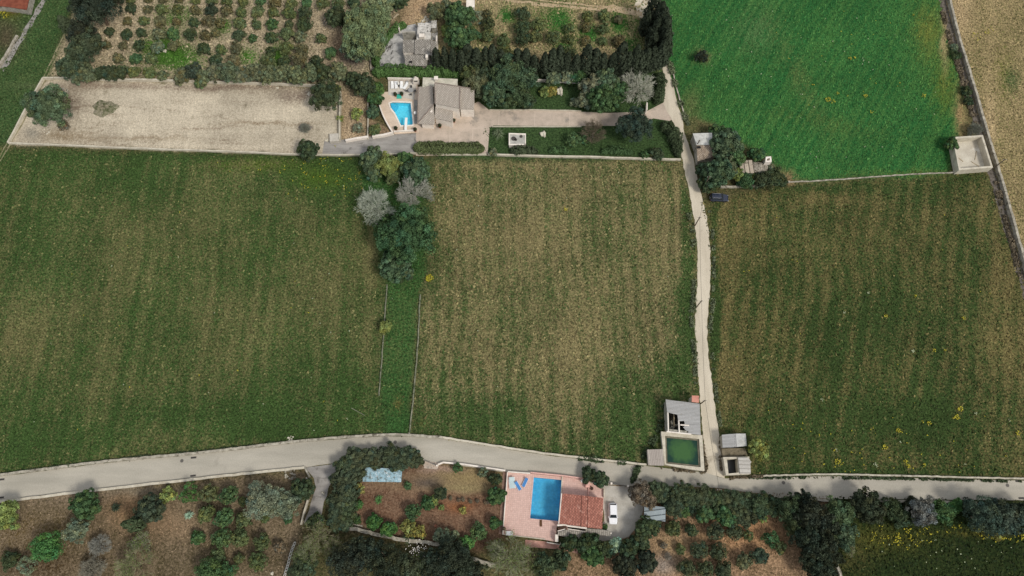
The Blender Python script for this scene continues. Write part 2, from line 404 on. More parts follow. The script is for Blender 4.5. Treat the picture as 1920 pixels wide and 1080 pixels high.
spot(1880,130,20,70,-.3,a=(96,100,44)); spot(1900,150,20,30,-.5,a=(70,88,50)); spot(1800,20,20,50,.4,b=(168,148,112)); spot(1855,240,14,60,.6,b=(165,146,110))
for a in [(300,90,50,34,-.55),(340,110,60,30,-.6),(330,30,50,25,-.4),(520,110,20,40,-.7),(465,105,30,30,-.6),(420,50,20,20,-.6),(550,60,30,30,-.1),(220,50,50,50,.2),(450,70,60,50,.2),(540,40,60,40,.15),(620,60,40,70,.4),(200,130,60,20,-.2)]:
    spot(*a[:4], dm=a[4]*(1.5 if a[4] < -.3 else 1), a=(66,104,38) if a[4] < -.3 else None, s=1)
for a in [(1050,40,30,25,-.6),(1110,65,20,25,-.6),(1160,45,20,20,-.7),(950,30,16,14,-.7),(1060,90,20,15,-.4),(880,0,60,12,.4),(930,50,30,30,.3),(1180,90,30,30,-.3)]:
    spot(*a[:4], dm=a[4]*1.6, a=(52,98,42), s=1)
spot(800,10,60,22,.8,b=(176,150,118)); spot(770,35,45,16,.6,b=(170,146,116),rot=-.6); spot(640,85,30,40,.5,b=(140,120,96)); spot(660,110,30,20,.4,b=(104,94,84))
spot(60,1000,120,40,-.2,a=(84,70,40)); spot(330,990,50,30,.5,b=(146,124,98)); spot(250,960,60,50,.3,b=(132,106,78)); spot(230,920,140,12,.3,b=(120,110,92)); spot(90,930,120,16,.2,b=(136,120,100)); spot(500,1010,50,40,.1); spot(60,1060,100,30,-.3,a=(70,54,34))
spot(725,905,80,18,.5,b=(136,112,86),s=.8); spot(870,895,80,20,.6,a=(112,100,68),b=(140,124,88)); spot(870,915,70,10,.6,a=(112,100,68),b=(136,122,88)); spot(800,905,30,14,.5,a=(50,46,42),b=(80,74,70),s=.8); spot(820,880,40,8,.5,b=(150,128,112))
spot(680,990,60,10,.4,b=(104,92,74)); spot(860,950,40,14,.3,b=(132,88,58))
spot(1260,1020,40,20,.5,b=(160,136,102)); spot(1400,1000,80,40,.2,b=(176,136,100)); spot(1245,1060,20,20,.3,a=(120,112,104),b=(150,140,130),s=.8)
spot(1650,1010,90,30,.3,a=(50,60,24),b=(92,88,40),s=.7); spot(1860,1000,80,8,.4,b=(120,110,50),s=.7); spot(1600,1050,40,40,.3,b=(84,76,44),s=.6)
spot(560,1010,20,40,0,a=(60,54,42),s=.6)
# yard stains, ruts, heaps
for a in [(130,190,40,30,-.6,(118,104,88)),(200,160,120,8,-.5,(140,124,106)),(420,165,150,7,-.6,(136,120,104)),(560,180,60,14,-.7,(126,112,98)),(120,255,60,12,-.2,(140,124,100)),(570,240,14,8,-.8,(96,88,76)),(60,250,20,16,-.3,(140,134,120)),(250,260,120,5,-.3,(150,136,114)),(500,232,120,4,-.3,(140,124,100)),(600,205,30,30,.3,None),(615,240,14,14,.5,None)]:
    spot(*a[:4], dm=a[4], a=a[5])
spot(40,20,20,60,0,a=(92,84,64),s=0)
# top-left corner: soil and track
spot(20,8,28,14,.8,b=(112,66,50)); spot(12,70,30,40,.2,b=(92,86,64),a=(60,56,40)); spot(12,20,30,14,-.3,a=(96,98,30))
for a in [(400,292,330,9,-.5),(1090,308,120,6,.2),(560,815,160,14,-.35),(1000,842,140,10,-.3),(700,430,8,60,.5),(1270,430,5,130,.35),(1292,560,8,160,-.6),(1345,560,10,170,-.5),(1500,352,120,7,-.4),(1620,885,300,8,-.4),(1340,640,10,40,-.3)]:
    spot(*a)
for (p0, p1, w_) in (((1560,120),(1600,330),1.6),((1545,110),(1590,330),1.4),((1300,60),(1420,260),1.3),((900,310),(880,800),1.4),((907,310),(888,800),1.4),((300,300),(290,830),1.4),((309,300),(300,830),1.4)):
    vx, vy = p1[0]-p0[0], p1[1]-p0[1]; Ln = math.hypot(vx, vy); tt = ((PXw-p0[0])*vx+(PYw-p0[1])*vy)/Ln**2; dd = np.abs((PXw-p0[0])*vy-(PYw-p0[1])*vx)/Ln
    mixv += .22*np.exp(-(dd/w_)**2)*((tt > 0) & (tt < 1))
mixv = np.clip(mixv, -.4, 1.4)
grain -= .78*blur(inpoly(PXw, PYw, Z_YARD), 1)+.55*blur(inpoly(PXw, PYw, Z_RED), 1)+.5*blur(inpoly(PXw, PYw, Z_LL), 1)+.35*blur(inpoly(PXw, PYw, Z_LR), 1)+.3*blur(inpoly(PXw, PYw, Z_CROP), 1)

POOL_A = [(731,194),(736,192),(770,193),(774,231),(773,234),(752,235),(748,226),(741,212),(733,202)]
POOL_B = [(1001,895),(1053,900),(1047,977),(994,972)]
TANK = [(1250,818),(1310,822),(1313,873),(1250,868)]
def grow(poly, k):
    cx = sum(p[0] for p in poly)/len(poly); cy = sum(p[1] for p in poly)/len(poly)
    return [(cx+(x-cx)*k, cy+(y-cy)*k) for x, y in poly]
ny, nx = GXm.shape
fcx = (PXm[:-1, :-1]+PXm[1:, 1:])/2; fcy = (PYm[:-1, :-1]+PYm[1:, 1:])/2
zone = np.zeros(fcx.shape, int)
ZN = [('bare_soil', None, 'structure'), ('meadow', Z_LEFT, 'structure'), ('meadow', Z_STRIP, 'structure'), ('meadow', Z_MID, 'structure'), ('meadow', Z_RIGHT, 'structure'),
      ('crop_field', Z_CROP, 'structure'), ('stubble_field', Z_FAR, 'structure'), ('orchard_ground', Z_ORCH, 'structure'), ('grass_verge', Z_NLANE, 'structure'),
      ('orchard_ground', Z_GARD, 'structure'), ('lawn', Z_LAWN, 'structure'), ('orchard_ground', Z_LL, 'structure'), ('vegetable_garden', Z_RED, 'structure'),
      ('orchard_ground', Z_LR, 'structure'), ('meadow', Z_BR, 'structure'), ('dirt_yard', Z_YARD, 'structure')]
for i, z_ in enumerate(ZN):
    if z_[1]: zone[inpoly(fcx, fcy, z_[1])] = i
for pl in (POOL_A, POOL_B): zone[inpoly(fcx, fcy, grow(pl, 1.06))] = -1
def set_attr(me, name, arr, typ='FLOAT_COLOR'):
    at = me.attributes.new(name, typ, 'POINT')
    if typ == 'FLOAT': at.data.foreach_set('value', arr.astype(np.float32).ravel())
    else:
        a4 = np.ones((len(arr), 4), np.float32); a4[:, :3] = arr; at.data.foreach_set('color', a4.ravel())
idx = np.arange(ny*nx).reshape(ny, nx)
for i, (nm, _, kd) in enumerate(ZN):
    sel = zone == i
    if not sel.any(): continue
    jj, ii = np.nonzero(sel)
    q = np.stack([idx[jj, ii], idx[jj, ii+1], idx[jj+1, ii+1], idx[jj+1, ii]], 1)
    u, inv = np.unique(q, return_inverse=True); inv = inv.reshape(q.shape)
    me = bpy.data.meshes.new(nm)
    me.vertices.add(len(u)); co = np.stack([GXm.ravel()[u], GYm.ravel()[u], np.zeros(len(u))], 1); me.vertices.foreach_set('co', co.ravel())
    me.loops.add(inv.size); me.loops.foreach_set('vertex_index', inv.ravel().astype(np.int32))
    me.polygons.add(len(inv)); me.polygons.foreach_set('loop_start', np.arange(0, inv.size, 4, dtype=np.int32))
    me.update(calc_edges=True)
    set_attr(me, 'colA', colA.reshape(-1, 3)[u]); set_attr(me, 'colB', colB.reshape(-1, 3)[u]); set_attr(me, 'mixv', mixv.ravel()[u], 'FLOAT'); set_attr(me, 'grain', grain.ravel()[u], 'FLOAT')
    me.materials.append(GROUND); o = bpy.data.objects.new(nm, me); C.objects.link(o); o['kind'] = 'structure'
# surrounding country out to the horizon
mb = MB(); Bx = 2500
mb.add([(-Bx,-Bx,0),(Bx,-Bx,0),(Bx,GY0,0),(-Bx,GY0,0)], [(0,1,2,3)])
mb.add([(-Bx,ys[-1],0),(Bx,ys[-1],0),(Bx,Bx,0),(-Bx,Bx,0)], [(0,1,2,3)])
mb.add([(-Bx,GY0,0),(GX0,GY0,0),(GX0,ys[-1],0),(-Bx,ys[-1],0)], [(0,1,2,3)])
mb.add([(xs[-1],GY0,0),(Bx,GY0,0),(Bx,ys[-1],0),(xs[-1],ys[-1],0)], [(0,1,2,3)])
o = mb.build('ground', GROUND); n = len(o.data.vertices); o['kind'] = 'structure'
set_attr(o.data, 'colA', np.tile(lin((58,70,38)), (n, 1))); set_attr(o.data, 'colB', np.tile(lin((110,100,70)), (n, 1))); set_attr(o.data, 'mixv', np.full(n, .4), 'FLOAT'); set_attr(o.data, 'grain', np.ones(n), 'FLOAT')

# ------------------------------------------------------------------ short tufts of grass, weeds and flowers standing on the fields
def tufts(name, poly, dens, size, height, label, seed, rowang=None, jit=.5, avoid=(), cat='grass', bright=1.05):
    r = np.random.RandomState(seed); W = GL(poly)
    x0, x1 = max(min(p.x for p in W), GX0+1), min(max(p.x for p in W), GX1-1)
    y0, y1 = max(min(p.y for p in W), GY0+1), min(max(p.y for p in W), GY1-1)
    n = int((x1-x0)*(y1-y0)*dens); X = r.uniform(x0, x1, n); Y = r.uniform(y0, y1, n)
    zc = Y*st+CAM_H*ct; px = 960+FPX*X/zc; py = 540-FPX*(Y*ct-CAM_H*st)/zc
    ok = inpoly(px, py, poly) & (px > -60) & (px < 1980) & (py > -40) & (py < 1120)
    for a in avoid: ok &= ~inpoly(px, py, a)
    gi = ((X-GX0)/CELL).astype(int).clip(0, nx-1); gj = ((Y-GY0)/CELL).astype(int).clip(0, ny-1)
    X, Y, gi, gj = X[ok], Y[ok], gi[ok], gj[ok]; n = len(X)
    t_ = np.clip((mixv[gj, gi]+r.normal(0, .4, n)), 0, 1)[:, None]
    t_ = t_*t_*(3-2*t_)
    col = (colA[gj, gi]*(1-t_)+colB[gj, gi]*t_)*r.uniform(1-jit, 1+jit*1.3, n)[:, None]*bright
    ang = r.uniform(0, 6.283, n) if rowang is None else rowang+r.normal(0, .25, n)
    s = size*r.uniform(.5, 1.4, n); h = height*r.uniform(.4, 1.4, n); lean = r.uniform(0, 6.283, n); la = s*r.uniform(0, .6, n)
    dx, dy = np.cos(ang)*s/2, np.sin(ang)*s/2; lx, ly = np.cos(lean)*la, np.sin(lean)*la
    o_ = r.uniform(-.3, .3, (2, n))*s
    V = np.zeros((n, 4, 3)); V[:, 0] = np.stack([X-dx, Y-dy, np.zeros(n)], 1); V[:, 1] = np.stack([X+dx*.2+o_[0], Y+dy*.2+o_[1]-s*.3, np.zeros(n)], 1)
    V[:, 2] = np.stack([X+dx+lx, Y+dy+ly, h], 1); V[:, 3] = np.stack([X-dx*.2+lx, Y-dy*.2+ly+s*.3, h*.9], 1)
    me = bpy.data.meshes.new(name); me.vertices.add(4*n); me.vertices.foreach_set('co', V.ravel())
    me.loops.add(4*n); me.loops.foreach_set('vertex_index', np.arange(4*n, dtype=np.int32))
    me.polygons.add(n); me.polygons.foreach_set('loop_start', np.arange(0, 4*n, 4, dtype=np.int32)); me.update(calc_edges=True)
    set_attr(me, 'tint', np.repeat(col, 4, 0)); me.materials.append(GRASS)
    o = bpy.data.objects.new(name, me); C.objects.link(o); return tag(o, label, cat, kind='stuff')
tufts('meadow_grass', Z_LEFT, 4.2, 0.42, .16, 'short green grass with dry streaks covering the left field', 1)
tufts('meadow_grass', Z_STRIP, 4.2, 0.42, .2, 'greener grass strip between two low irrigation walls', 2)
tufts('meadow_grass', Z_MID, 4.5, 0.45, .2, 'dry tan and green stubble grass covering the middle field', 3, avoid=[[(1205,740),(1330,740),(1330,890),(1205,890)]])
tufts('meadow_grass', Z_RIGHT, 4.2, 0.42, .18, 'brownish green weedy grass covering the right field', 4, avoid=[[(1340,800),(1415,800),(1415,895),(1340,895)]])
tufts('young_wheat', Z_CROP, 5.1, 0.45, .2, 'bright green young crop growing in the upper right field', 5, rowang=1.05, jit=.5, cat='crop')
tufts('dry_grass', Z_FAR, 3.5, 0.40, .15, 'tan dry grass beyond the long stone wall', 6)
tufts('orchard_grass', Z_ORCH, 3.5, 0.45, .2, 'dry weeds and green grass patches under the upper left orchard', 7)
tufts('verge_grass', Z_NLANE, 3.8, 0.45, .2, 'green grass beside the diagonal track in the upper left corner', 8, jit=.4)
tufts('orchard_grass', Z_GARD, 3.8, 0.45, .22, 'dry and green grass under the small orchard above the cypresses', 9)
tufts('lawn_grass', Z_LAWN, 4.2, 0.35, .08, 'dark green lawn beside the long driveway', 10, avoid=[[(880,195),(1200,203),(1250,190),(1290,300),(1265,300),(1225,235),(905,238),(912,300),(600,300),(600,190)]], jit=.35)
tufts('dry_weeds', Z_LL, 5.5, .30, .14, 'brown dry weeds under the lower left orchard', 11, jit=.4)
tufts('garden_weeds', Z_RED, 2.5, .26, .1, 'sparse weeds on the reddish garden soil', 12, jit=.25, avoid=[[(670,870),(760,870),(760,910),(670,910)],[(935,880),(1150,880),(1150,1040),(935,1040)]])
tufts('dry_weeds', Z_LR, 5.5, .30, .14, 'rusty dry weeds under the lower right orchard', 13, jit=.35, avoid=[[(1040,890),(1200,900),(1210,960),(1180,1010),(1040,1010)]])
tufts('meadow_grass', Z_BR, 3.8, 0.45, .2, 'dark grass, shade put into its colour, in the lower right corner', 14)

# flowering weeds: rings and dots of yellow or white standing in the grass
def flowers(name, spots_, col, label, seed):
    r = np.random.RandomState(seed); V = []; F = []; T = []
    for (px, py, rad, n) in spots_:
        c = G(px, py)
        for k in range(n):
            a = r.uniform(0, 6.283); d = rad*math.sqrt(r.uniform(0, 1)); x, y = c.x+math.cos(a)*d, c.y+math.sin(a)*d
            s = r.uniform(.06, .13); z = r.uniform(.25, .5); b = len(V); q = r.uniform(0, 1.5)
            for m_ in range(5):
                t_ = q+m_*1.2566; V.append((x+math.cos(t_)*s, y+math.sin(t_)*s, z+r.uniform(-.05, .05)))
            F.append((b, b+1, b+2, b+3, b+4)); cc = lin(col)*r.uniform(.6, 1.1); T += [cc]*5
            b = len(V); V += [(x-.03, y, 0), (x+.03, y, 0), (x, y, z)]; F.append((b, b+1, b+2)); T += [lin((70,90,40))]*3
    me = bpy.data.meshes.new(name); me.from_pydata(V, [], F); set_attr(me, 'tint', np.array(T)); me.materials.append(GRASS)
    o = bpy.data.objects.new(name, me); C.objects.link(o); tag(o, label, 'wildflowers', kind='stuff')
r_ = random.Random(3)
fl = [(1799,767,.55,26),(1792,782,.6,30),(1683,808,.5,22),(1741,794,.4,16),(1659,838,.5,20),(1572,866,.9,26),(1697,866,.5,14),(1702,874,.4,12),(1731,872,.4,12),(1907,812,.5,14),(1750,658,.4,12),(1770,657,.3,8),(1660,594,.4,12),(1805,597,.4,12),(1715,556,.3,8),(1593,111,.45,16),(1602,109,.3,8),(1570,176,.4,10),(1552,188,.7,28),(1561,192,.5,12),(1622,181,.5,16),(1633,211,.35,10),(1524,160,.3,8),(1712,30,.3,5),(1731,180,.6,14)]
for k in range(60): fl.append((r_.uniform(1360,1900), r_.uniform(780,890), r_.uniform(.1,.3), r_.randint(1,3)))
for k in range(25): fl.append((r_.uniform(1380,1860), r_.uniform(380,780), r_.uniform(.1,.2), 1))
for k in range(26): fl.append((r_.gauss(1590,70), r_.gauss(100,60), r_.uniform(.05,.2), r_.randint(1,2)))
for k in range(60): fl.append((r_.gauss(600,50), r_.gauss(330,22), r_.uniform(.3,.7), r_.randint(1,4)))
for k in range(24): fl.append((r_.uniform(10,690), r_.uniform(300,820), r_.uniform(.1,.3), r_.randint(1,2)))
for k in range(55): fl.append((r_.gauss(1700,50), r_.gauss(1004,12), r_.uniform(.3,.9), r_.randint(2,5)))
for k in range(20): fl.append((r_.uniform(1830,1920), r_.gauss(1008,4), r_.uniform(.2,.4), r_.randint(2,7)))
fl += [(806,522,.9,60),(803,524,.5,30),(1060,392,.5,16),(5,20,1.2,60),(12,30,1,40),(1855,60,1.5,20),(1828,70,1.2,18)]
fl = [f for f in fl if not (1200 < f[0] < 1350 and 735 < f[1] < 900)]
flowers('yellow_wildflowers', fl, (188, 178, 60), 'yellow flowering weeds dotted over the fields', 4)
fw = [(1711,659,.35,12),(1627,550,.3,8),(1582,587,.25,6),(1567,844,.3,8),(1640,872,.5,14),(1828,775,.3,8),(1891,788,.3,6),(1540,750,.3,6),(1808,871,.2,5),(1686,829,.2,6)]
for k in range(70): fw.append((r_.uniform(1260,1760), r_.uniform(10,320), r_.uniform(.05,.2), r_.randint(1,3)))
for k in range(50): fw.append((r_.uniform(10,1280), r_.uniform(300,810), r_.uniform(.05,.2), r_.randint(1,3)))
for k in range(22): fw.append((r_.uniform(1640,1900), r_.uniform(1010,1070), r_.uniform(.05,.2), r_.randint(1,3)))
flowers('white_wildflowers', fw, (176, 184, 150), 'pale white flowering weeds dotted over the fields', 5)
def jitterv(W, a): return [(p.x+rnd(-a, a), p.y+rnd(-a, a)) for p in W][:-1]
# ------------------------------------------------------------------ roads, drives and paved ground
TARMAC = worn('road_surface', L(182,176,162), L(160,155,142), .12, 5, L(138,133,122), .6, .60, bs=.15, stretch=(.35,1.6,1))
LANE = worn('lane_surface', L(206,196,176), L(188,178,158), .25, 5, L(160,150,132), .8, .62, bs=.15, stretch=(2,.35,1))
PAVE = worn('paving', L(196,180,164), L(178,164,148), .5, 5, L(150,142,132), .5, .57, bs=.2)
GREYDRIVE = worn('grey_concrete', L(160,156,150), L(136,132,127), .5, 6, L(108,104,98), .8, .56, bs=.2, stretch=(.4,1.5,1))
RUINYARD = worn('rough_concrete', L(196,194,190), L(160,159,156), .8, 4, L(96,96,94), .6, .55, bs=.3)
GRAVEL = worn('gravel', L(188,184,174), L(168,163,152), .5, 6, L(142,134,122), .4, .6, bs=.3)
TRACK = worn('sandy_track', L(190,170,138), L(168,148,118), .5, 5, L(128,116,90), .8, .58, bs=.3)
STONE = worn('dry_stone', L(182,176,160), L(140,134,120), 1.2, 3.5, L(96,90,78), .9, .55, bs=.9)
CREAM = worn('cream_plaster', L(205,198,180), L(182,174,156), .8, 4, L(140,132,114), .7, .62, bs=.3)
WHITE = worn('white_render', L(238,230,218), L(222,212,200), .8, 4, L(168,160,148), .6, .66, bs=.2)
CONC2 = worn('weathered_wall', L(196,190,172), L(158,152,136), 1.1, 5, L(104,102,84), .9, .58, bs=.5)
MOSSY = worn('mossy_concrete', L(140,140,120), L(104,108,88), 1.5, 5, L(70,78,54), .8, .55, bs=.5)
CONC = worn('old_concrete', L(176,172,160), L(142,138,126), 1.1, 5, L(98,96,86), .8, .56, bs=.5)
def road(name, left, right, mat, z, jl=.12, jr=.12, step=12, thick=0, label=None):
    a = GL(smoothline(left, step)); b = GL(smoothline(right, step))
    a = [(p.x+rnd(-jl, jl), p.y+rnd(-jl, jl)) for p in a]; b = [(p.x+rnd(-jr, jr), p.y+rnd(-jr, jr)) for p in b]
    o = MB().sheet(a+b[::-1], z).build(name, mat); o['kind'] = 'structure'; return o
RT = [(-160,908),(0,893),(200,868),(380,851),(550,831),(640,823),(735,818),(830,823),(1000,850),(1080,860),(1212,874),(1322,886),(1358,897),(1430,896),(1560,893),(1700,896),(1920,901),(2100,904)]
RB = [(-160,956),(0,938),(150,920),(300,903),(480,883),(570,876),(640,868),(790,866),(870,874),(950,886),(1100,905),(1180,911),(1330,914),(1430,926),(1530,934),(1700,936),(1920,938),(2100,940)]
road('road', RT, RB, TARMAC, .02, .05, .05)
LLf = [(1165,19),(1202,28),(1212,10),(1218,-30)]
LW = [(1233,100),(1243,135),(1246,170),(1245,195),(1260,225),(1274,255),(1279,300),(1290,350),(1300,400),(1306,450),(1308,500),(1306,550),(1303,600),(1306,650),(1309,700),(1313,750),(1319,820),(1323,887)]
LE = [(1246,105),(1260,150),(1268,185),(1280,225),(1284,250),(1300,300),(1309,345),(1324,400),(1330,450),(1332,500),(1331,550),(1327,600),(1327,650),(1333,700),(1339,750),(1346,800),(1352,850),(1359,898)]
road('lane', LW, LE, LANE, .024, .15, .15, 7)
o = MB().sheet([(p.x, p.y) for p in GL([(1190,10),(1200,34),(1240,38),(1225,-40),(1205,-40)])], .012).build('lane', LANE); o['kind'] = 'structure'
road('dirt_track', [(700,-70),(860,-30),(960,-8),(1060,4),(1160,12),(1205,24)], [(690,-50),(840,-14),(950,2),(1050,14),(1150,23),(1205,32)], TRACK, .016, .4, .4)
road('track_centre_grass', [(960,-3),(1040,5),(1120,13)], [(958,0),(1040,8),(1118,16)], worn('track_grass', L(96,98,62), L(120,112,80), 1, 4), .021, .3, .3)
# wheel ruts of the diagonal track in the upper left corner
for dx, wd in ((0, 1.0), (5.5, .85)):
    a = [(-60,395),(0,292),(50,205),(105,97),(138,27),(170,-40)]
    road('track_rut', [(x+dx-wd, y-wd*.5+dx*.3) for x, y in a], [(x+dx+wd, y+wd*.5+dx*.3) for x, y in a], worn('pale_rut', L(150,142,112), L(112,110,80), .6, 3), .012, .13, .13, 14)
road('side_path', [(0,128),(30,80),(55,40),(80,-5),(100,-40)], [(6,136),(38,84),(66,36),(90,-4),(112,-40)], GREYDRIVE, .014, .3, .3)
# villa grounds: grey ramp, tan forecourt and long driveway
o = MB().sheet([(p.x, p.y) for p in GL([(608,265),(640,262),(730,252),(780,250),(780,290),(700,292),(604,290)])], .012).build('access_ramp', GREYDRIVE); o['kind'] = 'structure'
DRV = [(888,195),(897,190),(918,207),(1000,207),(1080,209),(1140,212),(1212,209),(1252,188),(1258,214),(1262,228),(1225,222),(1190,236),(1080,236),(1000,236),(925,235),(918,240),(914,292),(780,292),(780,225),(850,215),(888,210)]
o = MB().sheet([(p.x, p.y) for p in GL(DRV)], .016).build('driveway', PAVE); o['kind'] = 'structure'
mb = MB()
for a, b in (((844,238),(842,292)),((887,240),(885,268)),((918,240),(886,241)),((1003,207),(1002,236)),((1068,209),(1068,236)),((936,208),(935,235)),((1160,211),(1160,236))):
    l_ = GL([a, b]); Lf, Rt = offset_strip(l_, .09); mb.sheet([Lf[0], Lf[1], Rt[1], Rt[0]], .02)
o = mb.build('paving_joints', flat('joint', L(206,192,176), .9)); o['kind'] = 'structure'
# parking gravel and the sunken side drive by the lower road
PK = [(1128,908),(1150,911),(1178,913),(1190,935),(1205,950),(1200,975),(1185,1000),(1160,1012),(1130,1014),(1115,1008),(1120,990),(1132,975)]
o = MB().sheet(jitterv(GL(smoothline(PK+[PK[0]], 8)), .15), .012).build('gravel_yard', GRAVEL); o['kind'] = 'structure'
road('side_drive', [(572,876),(588,895),(592,915),(583,945),(570,982)], [(662,866),(632,885),(622,900),(612,930),(600,985)], GREYDRIVE, .014, .12, .3)
o = MB().sheet([(p.x, p.y) for p in GL([(793,863),(825,868),(820,880),(795,878)])], .03).build('paved_entrance', PAVE); o['kind'] = 'structure'

# ------------------------------------------------------------------ walls
wall([(84,149),(200,151),(330,154),(470,158),(600,163),(640,166)], .35, .9, CREAM, 'low white wall along the top edge of the dirt yard')
wall([(84,149),(60,190),(18,270)], .4, .8, CREAM, 'low cream wall on the slanted left end of the dirt yard')
wall([(18,270),(150,275),(300,281),(450,286),(570,291),(690,292),(780,289)], .3, .6, CREAM, 'long thin cream wall between the dirt yard and the left field')
wall([(640,176),(639,210),(638,265)], .35, 1.2, CREAM, 'upright cream wall on the right side of the dirt yard')
wall([(691,187),(691,225),(690,262)], .25, .8, CREAM, 'thin wall dividing the small tan garden left of the upper pool')
wall([(649,266),(670,262),(692,259)], .5, .9, WHITE, 'short pale parapet at the bottom of the small tan garden', sm=False)
wall([(699,259),(720,256),(738,251)], .5, .9, WHITE, 'short pale parapet nearest the upper swimming pool corner', sm=False)
wall([(915,291),(1000,294),(1100,296),(1200,299),(1275,301)], .35, .7, CREAM, 'long cream wall under the lawn above the middle field')
wall([(780,288),(850,291),(912,291)], .3, .5, CREAM, 'thin cream wall beneath the clipped hedge')
wall([(1005,153),(1050,155),(1100,156)], .25, 1.0, WHITE, 'thin white wall behind the yellow bush on the upper lawn')
wall([(918,207),(1000,207),(1090,209)], .2, .35, CREAM, 'low kerb wall between the driveway and the upper lawn', name='kerb_wall')
wall([(922,238),(1000,238),(1090,238)], .2, .3, CREAM, 'low kerb wall between the driveway and the lower lawn', name='kerb_wall')
wall([(1211,200),(1211,213)], .3, 1.8, WHITE, 'short white gate wall beside the lane at the driveway entrance')
wall([(726,533),(721,610),(716,680),(711,742)], .2, .4, MOSSY, 'left one of the two thin irrigation walls between the fields', step=10, wob=.1)
wall([(788,553),(784,640),(778,720),(772,780),(768,812)], .24, .45, MOSSY, 'right one of the two thin irrigation walls between the fields', step=10, wob=.1)
wall([(659,765),(684,779)], .12, .2, MOSSY, 'short stray line of stones near the bottom of the left field', name='stone_edging', wob=.08)
RTn = [(x, y-2.5) for x, y in RT]
wall([(x, y) for x, y in RTn if x < 560], .5, .55, STONE, 'field side stone wall along the left part of the lower road', step=8, wob=.08)
wall([(x, y) for x, y in RTn if 545 < x < 840], .5, .55, STONE, 'field side stone wall along the central bend of the lower road', step=8, wob=.08)
wall([(x, y) for x, y in RTn if 820 < x < 1215], .4, .6, CREAM, 'field side wall from the bend to the green reservoir', step=12, wob=.05)
wall([(x, y-1) for x, y in RTn if x > 1400], .34, .45, CONC2, 'pale mossy wall between the right field and the lower road', step=10, wob=.08)
wall([(-160,960),(0,941),(150,923),(300,906),(480,886),(572,877)], .5, .45, CREAM, 'pale low wall on the orchard side of the lower road', step=14)
wall([(572,877),(582,895)], .35, .5, CONC, 'short wall turning off the lower road into the sunken drive')
wall([(579,935),(572,960),(566,984)], .3, .8, CREAM, 'pale wall on the left side of the sunken side drive')
wall([(575,895),(582,915),(585,925)], .3, .4, CONC, 'small curb above the sunken drive beside the dark tree', name='kerb_wall')
wall([(822,872),(832,867),(870,871),(948,883)], .3, .7, WHITE, 'low white wall between the road and the dry strip left of the pink terrace', sm=False)
wall([(1450,930),(1530,937),(1570,938)], .5, .4, STONE, 'broken low stone wall at the lower road beside the dark tree', step=8, wob=.1)
wall([(1645,939),(1760,941),(1830,943)], .5, .4, STONE, 'broken low stone wall at the lower road above the grey shrub', step=8, wob=.1)
wall([(635,985),(700,1000),(760,1012),(830,1022),(880,1045),(930,1062)], .7, 1.0, STONE, 'rough stone terrace wall under the reddish vegetable garden', step=6, wob=.15, jit=.15)
wall([(1562,1050),(1570,1065),(1578,1090)], .5, .5, STONE, 'broken stone wall end in the shaded lower right corner', step=5, wob=.15, jit=.12)
wall([(1350,352),(1385,351),(1440,348),(1480,342)], .4, .6, STONE, 'rough stone wall below the ruined sheds beside the black car', step=6, wob=.12)
wall([(1480,342),(1560,338),(1700,328),(1795,324)], .25, .3, STONE, 'thin broken boundary wall between the crop field and the right field', step=8, wob=.12)
wall([(1262,140),(1272,180),(1284,220)], .3, .3, STONE, 'low stones edging the lane below the crop field', name='stone_edging', step=6, wob=.1)
# long double wall on the right with a dry ditch beside it
LWALL = [(1762,-40),(1778,22),(1790,70),(1808,130),(1826,190),(1843,250),(1858,300),(1876,360),(1898,440),(1921,520),(1950,620),(2000,790)]
wall([(x+4, y) for x, y in LWALL], .55, 1.1, STONE, 'long pale stone boundary wall running down the right side', step=8, wob=.06)
rd = road('ditch', [(x-12, y+2) for x, y in LWALL], [(x+1, y) for x, y in LWALL], worn('ditch_rubble', L(116,108,100), L(78,72,64), 1.4, 4, L(52,54,36), .9, .54, bs=1), .012, .25, .1, 6)
wall([(-20,160),(0,125),(18,96),(34,68)], .6, .5, STONE, 'broken stone wall along the path in the upper left corner', step=6, wob=.12)

# ------------------------------------------------------------------ generic building pieces
def roof_from(mb, pix, zs, th=.14):
    W = [G(p[0], p[1], z) for p, z in zip(pix, zs)]
    return mb.slab([(p.x, p.y) for p in W], [z-th for z in zs], list(zs)), W
def shrink(poly, d):
    out = []; n = len(poly); A = sum(poly[i][0]*poly[(i+1) % n][1]-poly[(i+1) % n][0]*poly[i][1] for i in range(n))
    sgn = 1 if A > 0 else -1
    for i in range(n):
        a = Vector(poly[i-1][:2]); b = Vector(poly[i][:2]); c = Vector(poly[(i+1) % n][:2])
        d1 = (b-a).normalized(); d2 = (c-b).normalized(); n1 = Vector((-d1.y, d1.x))*sgn; n2 = Vector((-d2.y, d2.x))*sgn
        m = (n1+n2); m = m/max(m.length_squared, .3)*2 if m.length > 0 else n1
        out.append((b.x+m.x*d/1.0, b.y+m.y*d/1.0))
    return out
def block(parent, pix, zs, wallmat, roofmat, over=.3, th=.16, wn='wall', rn='roof', z0=-.1, roof_label=None):
    """walls under a (possibly sloping) roof whose corners were surveyed"""
    mb = MB(); _, W = roof_from(mb, pix, zs, th)
    sp = shrink([(p.x, p.y) for p in W], over)
    wl = MB().slab(sp, z0, [z-th-.01 for z in zs]).build(wn, wallmat, parent)
    rf = mb.build(rn, roofmat, parent)
    if roof_label: rf['label'] = roof_label
    return wl, rf, W
